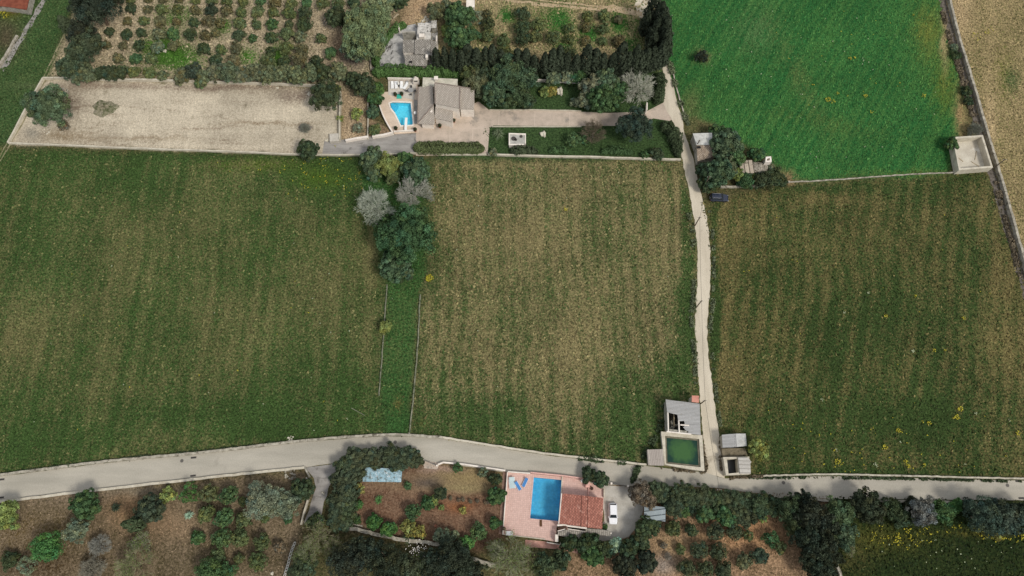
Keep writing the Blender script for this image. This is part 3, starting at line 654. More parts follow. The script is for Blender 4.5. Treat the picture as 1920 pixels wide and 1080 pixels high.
def opening(parent, a, b, za, zb, zs0, zs1, name, mat, frame=None, out=.03, depth=.08):
    """window or door between wall points a->b (xy), from z zs0 to zs1, facing right of a->b"""
    a, b = Vector(a[:2]), Vector(b[:2]); d = (b-a).normalized(); n = Vector((d.y, -d.x)); c = (a+b)/2+n*out
    rz = math.atan2(d.y, d.x); w_ = (b-a).length
    if frame:
        fr = MB(); h = zs1-zs0
        for s in (-1, 1): fr.box((c.x+d.x*s*w_/2, c.y+d.y*s*w_/2, (zs0+zs1)/2), (.1, depth+.06, h+.1), rz)
        for z in (zs0-.03, zs1+.03): fr.box((c.x, c.y, z), (w_-.1, depth+.06, .08), rz)
        f = fr.build(name, frame, parent); MB().box((c.x, c.y, (zs0+zs1)/2), (w_-.1, depth, h-.03), rz).build('pane' if name == 'window' else 'panel', mat, f); return f
    return MB().box((c.x, c.y, (zs0+zs1)/2), (w_, depth, zs1-zs0), rz).build(name, mat, parent)
GLASS = flat('dark_glass', L(40,46,52), .1); WOOD = worn('brown_wood', L(104,74,50), L(84,58,38), 3, 10)
DARK = flat('dark_opening', (.01,.01,.01,1), 1)
def lerp(a, b, t): return (a[0]+(b[0]-a[0])*t, a[1]+(b[1]-a[1])*t)

# ------------------------------------------------------------------ upper villa
RTILE = tiles('greybrown_tiles', L(212,202,188), L(190,180,167), L(134,126,116), .42, .3, 1.50, ms=.08, c3=L(166,155,144), bs=.9)
house = thing('villa', 'cream villa with grey brown tiled roofs beside the upper swimming pool', 'house', G(840,205))
house_loc = Vector(house.location)
def hb(mb, name, mat, parent=None, **k):
    o = mb.build(name, mat, None, **k); o.parent = parent or house
    if o.parent == house: o.location = -house_loc
    return o
def vblock(root, rloc, pix, zs, wm, rm, **k):
    wl, rf, W = block(None, pix, zs, wm, rm, **k)
    for o in (wl, rf): o.parent = root; o.location = -rloc
    return wl, rf, W
# west wing: hipped roof
vblock(house, house_loc, [(784,163),(811,160),(813,196),(783,231)], [2.9,3.7,3.9,2.8], WHITE, RTILE, over=.35)
vblock(house, house_loc, [(813,197),(815,233),(783.5,231.8)], [3.9,2.8,2.78], WHITE, RTILE, over=.4)
# main two storey block
_, mroof, Wm = vblock(house, house_loc, [(815.5,155),(862,162),(861,203),(815.5,194)], [6.0,5.8,5.1,5.3], WHITE, RTILE, over=.12)
vblock(house, house_loc, [(862.5,162.5),(889.5,166.5),(888.5,205),(862,204)], [4.9,4.6,3.7,3.9], WHITE, RTILE, over=.15)
_, _, Wl = vblock(house, house_loc, [(816,199),(850,203.5),(848.5,229),(815.5,221.5)], [3.6,3.4,2.9,3.0], WHITE, RTILE, over=.12)
vblock(house, house_loc, [(793,145),(858,148),(858,163),(792,163)], [3.3,3.3,3.3,3.3], WHITE, worn('roof_terrace', L(212,206,190), L(186,182,164), .7, 4, L(150,150,130), .7, .6), over=.1)
ch = MB(); q = G(818,148.5,4); ch.box((q.x, q.y, 3.8), (.7, .7, 1.4)); ch.box((q.x, q.y, 4.55), (.95, .95, .12)); hb(ch, 'chimney', WHITE)
rc = MB()
for a, b, za, zb in (((815.5,155),(862,162),6.05,5.85),((815.5,155),(815.5,194),6.05,5.35),((862.3,162),(861.8,203),5.86,5.15),((813,196),(783,231),3.95,2.85),((784,163),(783,231),2.95,2.85),((862.5,162.5),(889.5,166.5),4.95,4.65)):
    A_ = G(a[0], a[1], za); B_ = G(b[0], b[1], zb); rc.tube(A_, B_, .13, n=6)
hb(rc, 'ridge_tiles', worn('ridge', L(150,136,126), L(120,110,102), 2, 6))
# porch with arches, lower pink parapets on the south side
pw = MB(); a, b = G(859,214), G(886,214)
pw.box(((a.x+b.x)/2, a.y+.1, .55), ((b-a).length, .35, 1.1)); pw.box((G(888,209).x, G(888,209).y, 1.6), (.4, .4, 3.2)); pw.box((G(860,210).x, G(860,210).y, 1.6), (.5, .5, 3.2))
hb(pw, 'porch_wall', CREAM)
q = G(873,208); f = MB().box((q.x, q.y+.6, 1.2), (2.0, .16, 2.2)).build('door', WOOD); f.parent = house; f.location = -house_loc
hb(MB().box((G(816,228).x, G(816,228).y, 1.4), (.5, .5, 2.8)), 'pillar', WHITE)

# pool terrace of the upper villa with its pool
POOLC = worn('pool_lining', L(170,236,246), L(150,228,242), .3, 2, bs=.05)
def pool(dpix, ppix, zdeck, deckmat, rimmat, depth, lining, water, label, dlabel, dname='pool_terrace', step_at=None, rim=.35):
    D = [(p.x, p.y) for p in GL(dpix, zdeck)]; Pp = [(p.x, p.y) for p in GL(ppix, zdeck)]; Po = shrink(Pp, -rim)
    dk = MB().slab(D, -.05, zdeck, hole=Po).build(dname, deckmat); dk['kind'] = 'structure'
    root = thing('swimming_pool', label, 'swimming pool', (0, 0, 0))
    MB().slab(Po, -.06, zdeck+.05, hole=Pp).build('coping', rimmat, root)
    b = MB(); n = len(Pp); zf = zdeck-depth
    vs = [(x, y, zdeck+.03) for x, y in Pp]+[(x, y, zf) for x, y in Pp]
    b.add(vs, [(i, (i+1) % n, n+(i+1) % n, n+i) for i in range(n)]); b.sheet(Pp, zf)
    ins = shrink(Pp, -.004)
    bs = MB(); b2 = b
    bo = bpy.data.objects.new('basin', b.mesh('basin')); bo.data.materials.append(lining); C.objects.link(bo); bo.parent = root
    wt = MB().sheet(shrink(Pp, .01), zdeck-.12).build('water', water, root)
    return root, Pp
deckA = [(728,151.5),(783,153),(783,232),(786,248),(740,251),(722,228),(711,199),(712,173),(728,172)]
WA = watermat('pool_water', (.55,.9,.97,1), .12, 1.0)
pA, PpA = pool(deckA, POOL_A, .25, worn('terrace_stone', L(214,196,176), L(200,182,162), .6, 4, L(180,164,148), .8, .64), WHITE, 1.5, POOLC, WA, 'bright turquoise swimming pool with a slanted side beside the villa', '')
stp = MB(); c_ = G(733,195)
for k, rr in enumerate((.8, 1.25, 1.7)):
    pts = [(c_.x-.1, c_.y+.1)]+[(c_.x+math.cos(a)*rr, c_.y+math.sin(a)*rr) for a in np.linspace(-1.45, -.05, 9)]
    stp.slab([(x, y) for x, y in pts], -1.2, .05-.22*k)
stp.build('pool_steps', worn('step_tile', L(120,206,228), L(110,196,222), 1, 2), pA)
sl = MB(); q = G(762,238); sl.box((q.x, q.y, .95), (.62, 2.6, .08)); sl.box((q.x, q.y+1.6, .9), (.62, .9, .06), 0, -.1); sl.box((q.x, q.y-1.2, .55), (.5, .3, .8)); sl.box((q.x, q.y, .5), (.4, .3, .8))
tag(sl.build('diving_board', flat('white_paint', L(236,236,232), .4)), 'white diving board at the near end of the turquoise pool', 'diving board')
# curved white balustrade west of the pool
bal = thing('balustrade', 'curved cream balustrade around the left side of the upper pool terrace', 'balustrade', (0, 0, 0))
ln_ = GL(smoothline([(719,172),(711.5,186),(712,197),(718,216),(728,236),(738,252)], 6), .25)
wall_mesh(MB(), ln_, .22, .45, 0).build('base', WHITE, bal)
tp = MB(); Lf, Rt = offset_strip(ln_, .3)
n = len(ln_); tp.add([(x, y, .95) for x, y in Lf]+[(x, y, .95) for x, y in Rt]+[(x, y, 1.05) for x, y in Lf]+[(x, y, 1.05) for x, y in Rt],
    [f for i in range(n-1) for f in ((i, i+1, n+i+1, n+i), (2*n+i, 3*n+i, 3*n+i+1, 2*n+i+1), (i, 2*n+i, 2*n+i+1, i+1), (n+i, n+i+1, 3*n+i+1, 3*n+i))]).build('rail', WHITE, bal)
b0 = MB().tube((0,0,.45), (0,0,.95), .07, n=6).build('baluster', WHITE, bal); first = True
for i in range(len(ln_)-1):
    for t_ in (.2, .7):
        p = ln_[i].lerp(ln_[i+1], t_); b_ = b0 if first else b0.copy()
        if not first: C.objects.link(b_); b_.parent = bal
        b_.location = (p.x, p.y, 0); first = False
up = MB().slab([(p.x, p.y) for p in GL([(728,151.5),(782,153),(776,187),(728,178)], .3)], .26, .30).build('sun_terrace', worn('pale_terrace', L(206,200,188), L(188,182,172), .7, 4)); up['kind'] = 'structure'
o = MB().slab([(p.x, p.y) for p in GL([(776,186.5),(784,187),(782,232),(777,232)], .3)], .26, .29).build('side_path', GREYDRIVE); o['kind'] = 'structure'
wall([(728,150.5),(783,152)], .25, 1.1, WHITE, 'white wall behind the sun loungers of the upper villa', sm=False, jit=0)
wall([(739,249),(778,247)], .25, .8, WHITE, 'low pale wall at the foot of the upper pool terrace', sm=False, jit=0)

# sun loungers
WPL = flat('white_plastic', L(238,238,236), .4); LBL = flat('blue_cloth', L(70,130,190), .8); TEAL = flat('teal_cloth', L(60,180,160), .8)
def lounger(matc, label, frame=WPL):
    t = thing('sun_lounger', label, 'sun lounger')
    MB().box((0, -.35, .34), (.62, 1.25, .08)).build('seat', matc, t, bevel=.02)
    MB().box((0, .58, .52), (.62, .75, .08), 0, .5).build('backrest', matc, t, bevel=.02)
    f = MB()
    for s in (-1, 1): f.box((s*.35, -.05, .28), (.06, 1.9, .07))
    f.build('frame', frame, t)
    for x, y in ((-.33,-.85),(.33,-.85),(-.33,.8),(.33,.8)): MB().box((x, y, .13), (.06, .06, .26)).build('leg', frame, t)
    return t
l0 = lounger(WPL, 'leftmost of the four white loungers in a row by the upper villa'); l0['group'] = 'white sun loungers by the upper villa'
l0.location = G(736,161,.3); l0.rotation_euler = (0, 0, .05)
for (px, py, rz, lb) in ((743,161,.12,'second from the left of the four white loungers by the upper villa'),(753,161,.0,'third from the left of the four white loungers by the upper villa'),(761,162.5,-.5,'slanted white lounger at the right end of the upper villa row')):
    dup(l0, G(px, py, .3), rz, lb)
lb0 = lounger(LBL, 'slim blue lounger lying slanted left of the lower pool'); lb0.location = G(971,911,.3); lb0.rotation_euler = (0, 0, .55)
dup(lb0, G(984.5,904.5,.3), -.45, 'blue lounger with white sides nearest the lower pool edge')
PALE = flat('pale_blue_cloth', L(186,204,206), .8)
lb1 = lounger(PALE, 'wide pale lounger in the corner of the pink terrace'); lb1.location = G(960,905,.3); lb1.rotation_euler = (0, 0, .1); lb1.scale = (1.7, 1.2, 1)
# parasol (closed), table, pots, oven
t = thing('parasol', 'closed white parasol standing between the upper villa loungers', 'parasol', G(748,161,.3))
MB().tube((0,0,0), (0,0,2.4), .03).build('pole', WPL, t); MB().tube((0,0,1.0), (0,0,2.3), .26, .03, 10).build('canopy', flat('white_canvas', L(232,232,226), .9), t); MB().tube((0,0,0), (0,0,.12), .3, .25, 12).build('base', flat('dark_base', L(40,40,42), .6), t)
t = thing('garden_table', 'round grey garden table with chairs on the upper terrace', 'table', G(771,172,.3))
MB().tube((0,0,.7), (0,0,.76), .65, n=18).build('tabletop', flat('grey_table', L(150,150,148), .5), t); MB().tube((0,0,0), (0,0,.7), .08).build('leg', flat('grey_table', L(150,150,148)), t)
def chair(loc, rz, label, m):
    t = thing('garden_chair', label, 'chair', loc, rz, 'garden chairs round the upper terrace table')
    MB().box((0,0,.43), (.46,.46,.06)).build('seat', m, t); MB().box((0,.24,.7), (.46,.05,.5)).build('backrest', m, t)
    for x in (-.2,.2):
        for y in (-.2,.2): MB().box((x,y,.2), (.04,.04,.4)).build('leg', m, t)
    return t
cm = flat('dark_chair', L(70,70,72), .6)
for (dx, dy, rz, lb) in ((0,1.0,0,'dark garden chair behind the round terrace table'),(-1.0,0,1.57,'dark garden chair left of the round terrace table'),(1.0,0,-1.57,'dark garden chair right of the round terrace table'),(0,-1.0,3.14,'dark garden chair in front of the round terrace table')):
    p = G(771,172,.3); chair((p.x+dx, p.y+dy, .3), rz, lb, cm)
p = G(764,156,.3); t = thing('side_table', 'tiny round table beside the slanted white lounger', 'table', p)
MB().tube((0,0,.5), (0,0,.55), .35, n=14).build('tabletop', flat('grey_table', L(150,150,148)), t); MB().tube((0,0,0), (0,0,.5), .04).build('leg', cm, t)
t = thing('barbecue_oven', 'white outdoor oven with a pointed chimney behind the upper terrace', 'barbecue', G(781,156,.3))
MB().box((0,0,.6), (1.5,.9,1.2)).build('base', WHITE, t); MB().box((0,0,1.5), (1.3,.8,.5)).build('firebox', CREAM, t)
MB().add([(-.6,-.4,1.76),(.6,-.4,1.76),(.6,.4,1.76),(-.6,.4,1.76),(0,0,3.0)], [(0,1,4),(1,2,4),(2,3,4),(3,0,4),(3,2,1,0)]).build('hood', WHITE, t)
MB().box((0,-.42,1.45), (.8,.06,.35)).build('opening', DARK, t)
p = G(748.5,181.5,.3); t = thing('bathing_mat', 'teal green mat with a low edge above the turquoise pool', 'mat', p)
MB().box((0,0,.05), (1.2,1.1,.08)).build('mat', TEAL, t); MB().box((0,.5,.25), (1.2,.06,.3)).build('edge', flat('teal_dark', L(50,150,140)), t)
def pot(px, py, label, z=0.0, s=1.0, c=(60,70,46)):
    t = thing('potted_plant', label, 'potted plant', G(px, py, z), 0, 'potted plants around the upper villa'); t.scale = (s, s, s)
    MB().tube((0,0,0), (0,0,.4), .2, .3, 12).build('pot', flat('terracotta', L(150,96,74), .8), t)
    cr = bpy.data.objects.new('foliage', small_ball()); C.objects.link(cr); cr.parent = t; cr.color = L(*c); return t
_sb = []
def small_ball():
    if not _sb:
        r = np.random.RandomState(2); V = []; F = []; T = []
        for k in range(160):
            d = r.normal(size=3); d /= np.linalg.norm(d); p = d*.42*r.uniform(.6, 1)+[0,0,.75]; a = r.normal(size=3); a -= d*a.dot(d); a /= np.linalg.norm(a); b = np.cross(d, a)
            s = r.uniform(.08, .15); n = len(V); V += [tuple(p+a*s), tuple(p+b*s*.6), tuple(p-a*s), tuple(p-b*s*.6)]; F.append((n,n+1,n+2,n+3)); T += [[r.uniform(.6,1.2)]*3]*4
        me = bpy.data.meshes.new('foliage'); me.from_pydata(V, [], F); set_attr(me, 'tint', np.array(T)); me.materials.append(LEAF); _sb.append(me)
    return _sb[0]
for a in ((742,180,'small dark potted shrub left of the teal mat',.3),(754,179,'small dark potted shrub right of the teal mat',.3),(743,243.5,'dark potted shrub at the lower left corner of the turquoise pool',.25),(779,246,'dark potted shrub at the lower right corner of the turquoise pool',.25),
          (853,212,'upper one of two potted shrubs outside the villa side door',0),(853,217,'lower one of two potted shrubs outside the villa side door',0),(851,229,'potted shrub at the corner of the lowest villa roof',0),(825,239,'potted shrub standing alone in front of the villa wall',0),(884,212.5,'potted shrub under the porch at the right end of the villa',0)):
    pot(a[0], a[1], a[2], a[3], 1.25)
t = thing('white_dish', 'white satellite dish on a pole beside the west wing of the villa', 'satellite dish', G(780,218))
MB().tube((0,0,0), (0,0,1.6), .05).build('pole', cm, t); MB().tube((0,0,1.6), (.1,-.1,1.75), .38, .1, 14).build('dish', WPL, t)

# ------------------------------------------------------------------ ruined farmhouse above the villa
OLDTILE = tiles('lichen_tiles', L(186,180,170), L(150,144,136), L(92,88,80), .6, .3, 1.57, ms=.07, c3=L(214,210,200), bs=1)
ry = MB().sheet(jitterv(GL(smoothline([(697,131),(698,110),(716,85),(732,68),(752,54),(765,47),(795,42),(818,40),(820,70),(822,80),(815,134),(770,134),(740,132),(710,134),(697,131)], 8)), .15), .012).build('farmhouse_yard', RUINYARD); ry['kind'] = 'structure'
fl_ = Vector(G(785,95)); farm = thing('farmhouse', 'old grey stone farmhouse with lichen covered tile roofs above the villa', 'house', fl_)
vblock(farm, fl_, [(755.5,75),(777,74.5),(777.5,98),(755,98)], [3.6,3.8,3.2,3.0], CONC, OLDTILE, over=.15)
vblock(farm, fl_, [(777.6,74.5),(808,75),(806,103),(777.5,101)], [4.1,4.0,3.4,3.5], CONC, OLDTILE, over=.15)
vblock(farm, fl_, [(806.5,76),(819,77),(813,105),(806.2,103)], [3.2,2.8,2.6,3.1], CONC, OLDTILE, over=.12)
_, _, Wf = vblock(farm, fl_, [(758,104),(776,102),(802,104),(800,124),(760,122)], [3.2,3.4,3.4,2.5,2.5], CONC, OLDTILE, over=.15)
RUB = worn('rubble_roof', L(216,212,204), L(176,172,164), 1.6, 4, L(88,86,80), .8, .52, bs=1)
vblock(farm, fl_, [(784,43),(808,43),(808,74),(781,74)], [2.6,2.6,2.8,2.8], CONC, RUB, over=.1)
vblock(farm, fl_, [(808.5,38),(819,38),(818,52),(808.5,52)], [2.0,2.0,2.2,2.2], CONC, RUB, over=.1)
def fpart(mb, name, mat):
    o = mb.build(name, mat); o.parent = farm; o.location = -fl_; return o
q = G(791,69,3); fpart(MB().box((q.x, q.y, 3.2), (1.3, 1.0, .9)), 'chimney', WHITE)
q = G(801,110,3); fpart(MB().box((q.x, q.y, 3.6), (.6, .9, 1.0)), 'chimney', WHITE)
q = G(767,101,2); fpart(MB().box((q.x, q.y-.2, 1.5), (2.6, .25, 2.6)), 'whitewashed_wall', WHITE)
for px in (764, 787):
    q = Wf[4].lerp(Wf[3], (px-760)/40); fpart(MB().box((q.x, q.y+.12, 1.1), (1.3, .2, 1.9)), 'doorway', DARK)
q = G(770,106,3.4); fpart(MB().box((q.x, q.y-1.3, 3.05), (.7, .5, .12)), 'roof_hole', DARK)
wall([(757,74),(781,73)], .3, 3.0, CONC, 'crumbling wall behind the left roof of the old farmhouse', sm=False, jit=.03, wob=.2)
wall([(697,133),(697,108),(717,84),(745,60)], .35, .7, STONE, 'low stone wall around the left side of the farmhouse yard', step=6, wob=.12)
wall([(820,76),(819,90),(817,100)], .35, 1.8, WHITE, 'bright broken wall at the right side of the old farmhouse', wob=.3)
wall([(749,53),(750,62)], .3, 1.6, WHITE, 'small white gate pillar wall at the top of the farmhouse yard', sm=False, jit=0)
# furniture and clutter in the yard
t = thing('red_cloth', 'faded red awning beside the front of the old farmhouse', 'awning', G(792,130))
MB().slab([(-.8,-.7),(.8,-.6),(.9,.4),(0,.8),(-.9,.4)], 1.75, [1.8,1.85,1.95,2.1,1.9]).build('canvas', flat('faded_red', L(186,84,84), .9), t)
for x, y in ((-.7,-.6),(.7,-.5),(.8,.3),(-.8,.3)): MB().tube((x,y,0),(x,y,1.76),.03).build('pole', cm, t)
def logpile(px, py, n, l, rz, label, mat, r0=.12, name='log', cat='log', spread=.5):
    t = MB(); 
    for k in range(n):
        a = rz+rnd(-.25,.25); x, y = rnd(-spread,spread), rnd(-spread,spread); z = r0+rnd(0,.15); h = l/2*rnd(.7,1)
        t.tube((x-math.cos(a)*h, y-math.sin(a)*h, z), (x+math.cos(a)*h, y+math.sin(a)*h, z+.02), r0, r0*.8, 7)
    o = t.build(name, mat); o.location = G(px, py); return tag(o, label, cat)
WOODG = worn('grey_wood', L(190,176,150), L(150,138,116), 3, 8)
logpile(741,31,3,2.2,.7,'pale stacked planks lying beside the sandy track above the farmhouse',WOODG,.16,'plank_stack','planks',.3)
logpile(728,31,3,1.6,.6,'small bundle of sticks left of the pale planks',WOODG,.07,'stick_bundle','sticks',.4)
logpile(727,92,14,1.6,1.2,'dark tangle of twisted branches lying in the farmhouse yard',worn('dark_wood',L(84,80,74),L(60,56,50),3,8),.06,'branch_pile','branches',1.4)
logpile(652,111,2,1.8,-.9,'pale pole lying in the shade of the large pine',WOODG,.07,'pole','pole',.1)
logpile(620,36,40,1.6,1.0,'grey heap of cut branches and scraps beside the dark orchard tree',worn('ash_wood',L(150,146,140),L(90,86,80),2,8),.06,'brush_pile','brush pile',2.0)
def stones(px, py, label, n=6, s=.4, spread=.6, mat=STONE, name='rock', cat='rock', one=None):
    t = MB(); r2 = random.Random(int(px*7+py))
    for k in range(n):
        bm = bmesh.new(); bmesh.ops.create_icosphere(bm, subdivisions=2, radius=1)
        cx, cy = (r2.uniform(-spread, spread), r2.uniform(-spread, spread)) if n > 1 else (0, 0); ss = s*r2.uniform(.6, 1.2); ax = r2.uniform(.7, 1.2)
        vs = []
        for v in bm.verts:
            k_ = 1+.25*math.sin(v.co.x*5+k)+.2*math.sin(v.co.y*7+k*2)
            vs.append((cx+v.co.x*ss*k_*ax, cy+v.co.y*ss*k_, max(-.05, v.co.z*ss*.6*k_+ss*.3)))
        t.add(vs, [tuple(v.index for v in f.verts) for f in bm.faces]); bm.free()
    o = t.build(name, mat); o.location = G(px, py); return tag(o, label, cat)
WSTONE = worn('white_stone', L(214,208,190), L(186,178,160), 2, 6)
stones(1050,172,'tall pale boulder on the shaded upper lawn',1,1.0,mat=WSTONE); stones(1019,252,'round pale boulder on the lower lawn',1,1.15,mat=WSTONE)
stones(614,262,'white sack shaped stone at the corner of the dirt yard',2,.4,.4,mat=WSTONE); stones(511,1075,'white stone near the lower edge of the orchard',1,.5,mat=WSTONE)
stones(90,243,'scatter of white rubble below the round dark yard tree',7,.22,1.2,mat=WSTONE,name='rubble',cat='rubble'); stones(91,270,'small white stones on the lower yard wall',3,.25,.5,mat=WSTONE)
def mound(px, py, rx, ry, h, label, mat, name='rubble_heap', cat='rubble heap'):
    V = []; F = []; N = 40; M_ = 14
    for j in range(M_+1):
        for i in range(N):
            a = i*2*math.pi/N; q = j/M_; e = 1+.12*math.sin(a*3+1)+.08*math.sin(a*7)
            x, y = math.cos(a)*rx*q*e, math.sin(a)*ry*q*e
            V.append((x, y, h*(1-q**1.6)*rnd(.6, 1.15)-.02*q))
    for j in range(M_):
        for i in range(N): F.append((j*N+i, j*N+(i+1) % N, (j+1)*N+(i+1) % N, (j+1)*N+i))
    o = MB().add(V, F).build(name, mat); o.location = G(px, py); return tag(o, label, cat)
mound(196,203,3.1,2.3,.75,'flat grey green heap of rubble and weeds in the dirt yard',worn('rubble_heap',L(150,142,122),L(112,110,86),1.5,4,L(82,88,58),.8,.5,bs=1))
mound(572,240,1.7,1.2,.3,'small grey patch of rubble near the right end of the dirt yard',worn('rubble_heap2',L(138,130,118),L(108,102,92),1.5,4,bs=1))
stones(521,165,'small white bucket shaped block under the yard wall',1,.35,mat=WSTONE,name='block',cat='block'); stones(581,176,'white block beside the big tree at the yard corner',2,.45,.3,mat=WSTONE,name='block',cat='block')
stones(800,36,'white rubble heaped behind the old farmhouse',9,.4,1.0,mat=WSTONE,name='rubble',cat='rubble')
stones(545,889,'heap of pale stones below the roadside wall by the sunken drive',20,.24,1.1,mat=STONE,name='rubble',cat='rubble')
stones(545,822,'pale stones beside the bend of the lower road',8,.22,.5,mat=WSTONE,name='rubble',cat='rubble'); stones(767,812,'white marker stone at the foot of the right irrigation wall',2,.3,.2,mat=WSTONE)
stones(607,926,'white gate stone on the right side of the sunken drive',2,.35,.3,mat=WSTONE); stones(631,1021,'single white bucket on the bare soil under the terrace wall',1,.25,mat=WSTONE,name='bucket',cat='bucket')
stones(310,96,'white bucket among the upper left orchard trees',1,.4,mat=WSTONE,name='bucket',cat='bucket'); stones(1689,960,'white bag in the shrubs below the lower road',1,.35,mat=WSTONE,name='bag',cat='bag')
stones(817,986,'reddish round pot on the garden soil',1,.3,mat=flat('terracotta', L(150,96,74), .8),name='clay_pot',cat='pot')

# small white hut at the top, white well block, grey concrete block at ramp
hl = Vector(G(883,8)); hut = thing('hut', 'small white hut with a dark opening at the top edge', 'hut', hl)
vblock(hut, hl, [(874.5,0),(890,0),(890,13.5),(874,13.5)], [2.4,2.4,2.3,2.3], WHITE, WHITE, over=.1)
hh = MB().box((G(883,6).x, G(883,6).y, 2.44), (1.6, .9, .1)).build('roof_opening', DARK); hh.parent = hut; hh.location = -hl
wl_ = Vector(G(970,262)); well = thing('water_tank', 'square white concrete tank with a stained top on the lower lawn', 'water tank', wl_)
vblock(well, wl_, [(954,249.5),(986,250.5),(986,272),(954,272)], [1.5]*4, WHITE, worn('stained_top', L(186,184,176), L(160,158,150), 1, 5, L(96,94,88), .9, .6), over=.06, wn='wall', rn='top')
mm = MB().slab([(p.x, p.y) for p in GL([(954,249.5),(986,250.5),(986,272),(954,272)], 1.6)], 1.51, 1.65, hole=[(p.x, p.y) for p in GL([(956,251.5),(984,252.5),(984,270),(956,270)], 1.6)]).build('rim', WHITE); mm.parent = well; mm.location = -wl_
for a, s_ in (((963,260),.6),((967,262),.35),((977,256),.4)):
    q = G(a[0], a[1], 1.5); hh = MB().tube((q.x, q.y, 1.505), (q.x, q.y, 1.56), s_, n=10).build('hatch', flat('rust_hatch', L(70,66,62), .9)); hh.parent = well; hh.location = -wl_
bl_ = Vector(G(626,256)); o = MB().slab([(p.x-bl_.x, p.y-bl_.y) for p in GL([(618,251),(636,250),(636,264),(618,265)], 1)], -.05, [1.0,1.05,1.0,1.0]).build('concrete_box', worn('pale_top', L(196,190,178), L(176,170,158), 1, 5)); o.location = bl_; tag(o, 'square concrete box at the top of the grey ramp', 'concrete box')

# stone sheds beside the lane
sl_ = Vector(G(1322,275)); shed = thing('stone_shed', 'stone shed by the lane with one white roof half and one tiled half', 'shed', sl_)
vblock(shed, sl_, [(1299,250),(1335,249),(1338,271.5),(1306,271.5)], [3.6,3.8,3.6,3.4], CONC, worn('white_sheet_roof', L(206,206,200), L(178,178,172), .8, 5, L(140,140,134), .9, .62), over=.12)
_, _, Ws = vblock(shed, sl_, [(1306,272.5),(1339,272.5),(1342,293),(1308,302)], [3.3,3.5,2.7,2.5], CONC, tiles('pink_tiles', L(196,180,160), L(160,142,122), L(110,98,86), .5, .28, 1.5, ms=.06, c3=L(206,194,178), bs=1), over=.12)
hh = MB().box((G(1310,277,3.2).x, G(1310,277,3.2).y, 3.45), (.7, .5, .3)).build('roof_vent', DARK); hh.parent = shed; hh.location = -sl_
sl2 = Vector(G(1405,313)); s2 = thing('ruined_shed', 'half collapsed shed with a plank roof right of the olive trees', 'shed', sl2)
vblock(s2, sl2, [(1386,301),(1410,300),(1414,324),(1388,325)], [2.5,2.5,2.3,2.3], CONC, tiles('plank_roof', L(182,170,152), L(156,144,128), L(84,76,66), 8, 1.1, 1.5, ms=.12, c3=L(120,112,100), bs=1), over=.1)
vblock(s2, sl2, [(1412,303),(1428,305),(1440,312),(1438,324),(1426,328),(1415,322)], [1.6,1.8,1.6,1.2,1.0,1.7], STONE, worn('fallen_roof', L(178,170,156), L(110,104,92), 2.2, 4, L(66,62,52), .8, .5, bs=1, stretch=(3,.6,1)), over=.1)
tl_ = Vector(G(1439,301)); tw = thing('stone_tower', 'small white roofless tower at the right end of the ruined shed', 'tower', tl_)
A_ = [(p.x, p.y) for p in GL([(1436,294),(1446,293),(1447,303),(1435,304)], 3.0)]; A2 = shrink(A_, .35)
o = MB().slab(A_, -.1, 3.0, hole=A2).build('wall', WHITE); o.parent = tw; o.location = -tl_
o = MB().slab(A2, -.1, .6).build('floor', flat('dark_floor', L(90,84,76), .9)); o.parent = tw; o.location = -tl_

# open walled tank at the right edge of the crop field
bl2 = Vector(G(1823,290)); bs_ = thing('walled_tank', 'empty square concrete tank with pale walls beside the long stone wall', 'water tank', bl2)
OUT = [(p.x, p.y) for p in GL([(1786,257),(1843,253),(1862,314),(1798,319)], 2.2)]; INN = shrink(OUT, .45)
o = MB().slab(OUT, -.1, 2.2, hole=INN).build('wall', CREAM); o.parent = bs_; o.location = -bl2
o = MB().slab(INN, -.1, .25).build('floor', worn('tank_floor', L(206,200,184), L(184,176,160), .3, 4, L(226,222,210), .4, .58)); o.parent = bs_; o.location = -bl2
for (a, b, lb) in (((1831,283),(1828,300),'upright pale beam on the floor of the empty tank'),((1795,294),(1806,303),'slanted pale beam at the lower left of the empty tank floor'),((1821,303),(1836,312),'thin beam at the lower right of the empty tank floor')):
    p, q = G(*a, .3), G(*b, .3); tag(MB().tube(p, q, .09, n=6).build('beam', WOODG), lb, 'beam')

# ------------------------------------------------------------------ buildings at the crossroads
SHEET = tiles('corrugated_sheet', L(178,178,176), L(164,164,162), L(120,118,114), 30, .28, 0.06, ms=.04, c3=L(140,136,128), bs=.8)
cl_ = Vector(G(1280,780)); barn = thing('roofless_barn', 'grey sheet roofed barn with large holes above the green reservoir', 'barn', cl_)
BR = [(1248,749),(1312,757),(1314,816),(1250,809)]; ZB = 3.2
BW = GL(BR, ZB); bo_ = shrink([(p.x, p.y) for p in BW], .2); bi_ = shrink(bo_, .4)
o = MB().slab(bo_, -.1, ZB-.25, hole=bi_).build('wall', CONC); o.parent = barn; o.location = -cl_
o = MB().slab(bi_, -.1, .05).build('floor', worn('barn_floor', L(60,58,52), L(36,36,32), 1, 4, L(110,106,96), .8, .62)); o.parent = barn; o.location = -cl_
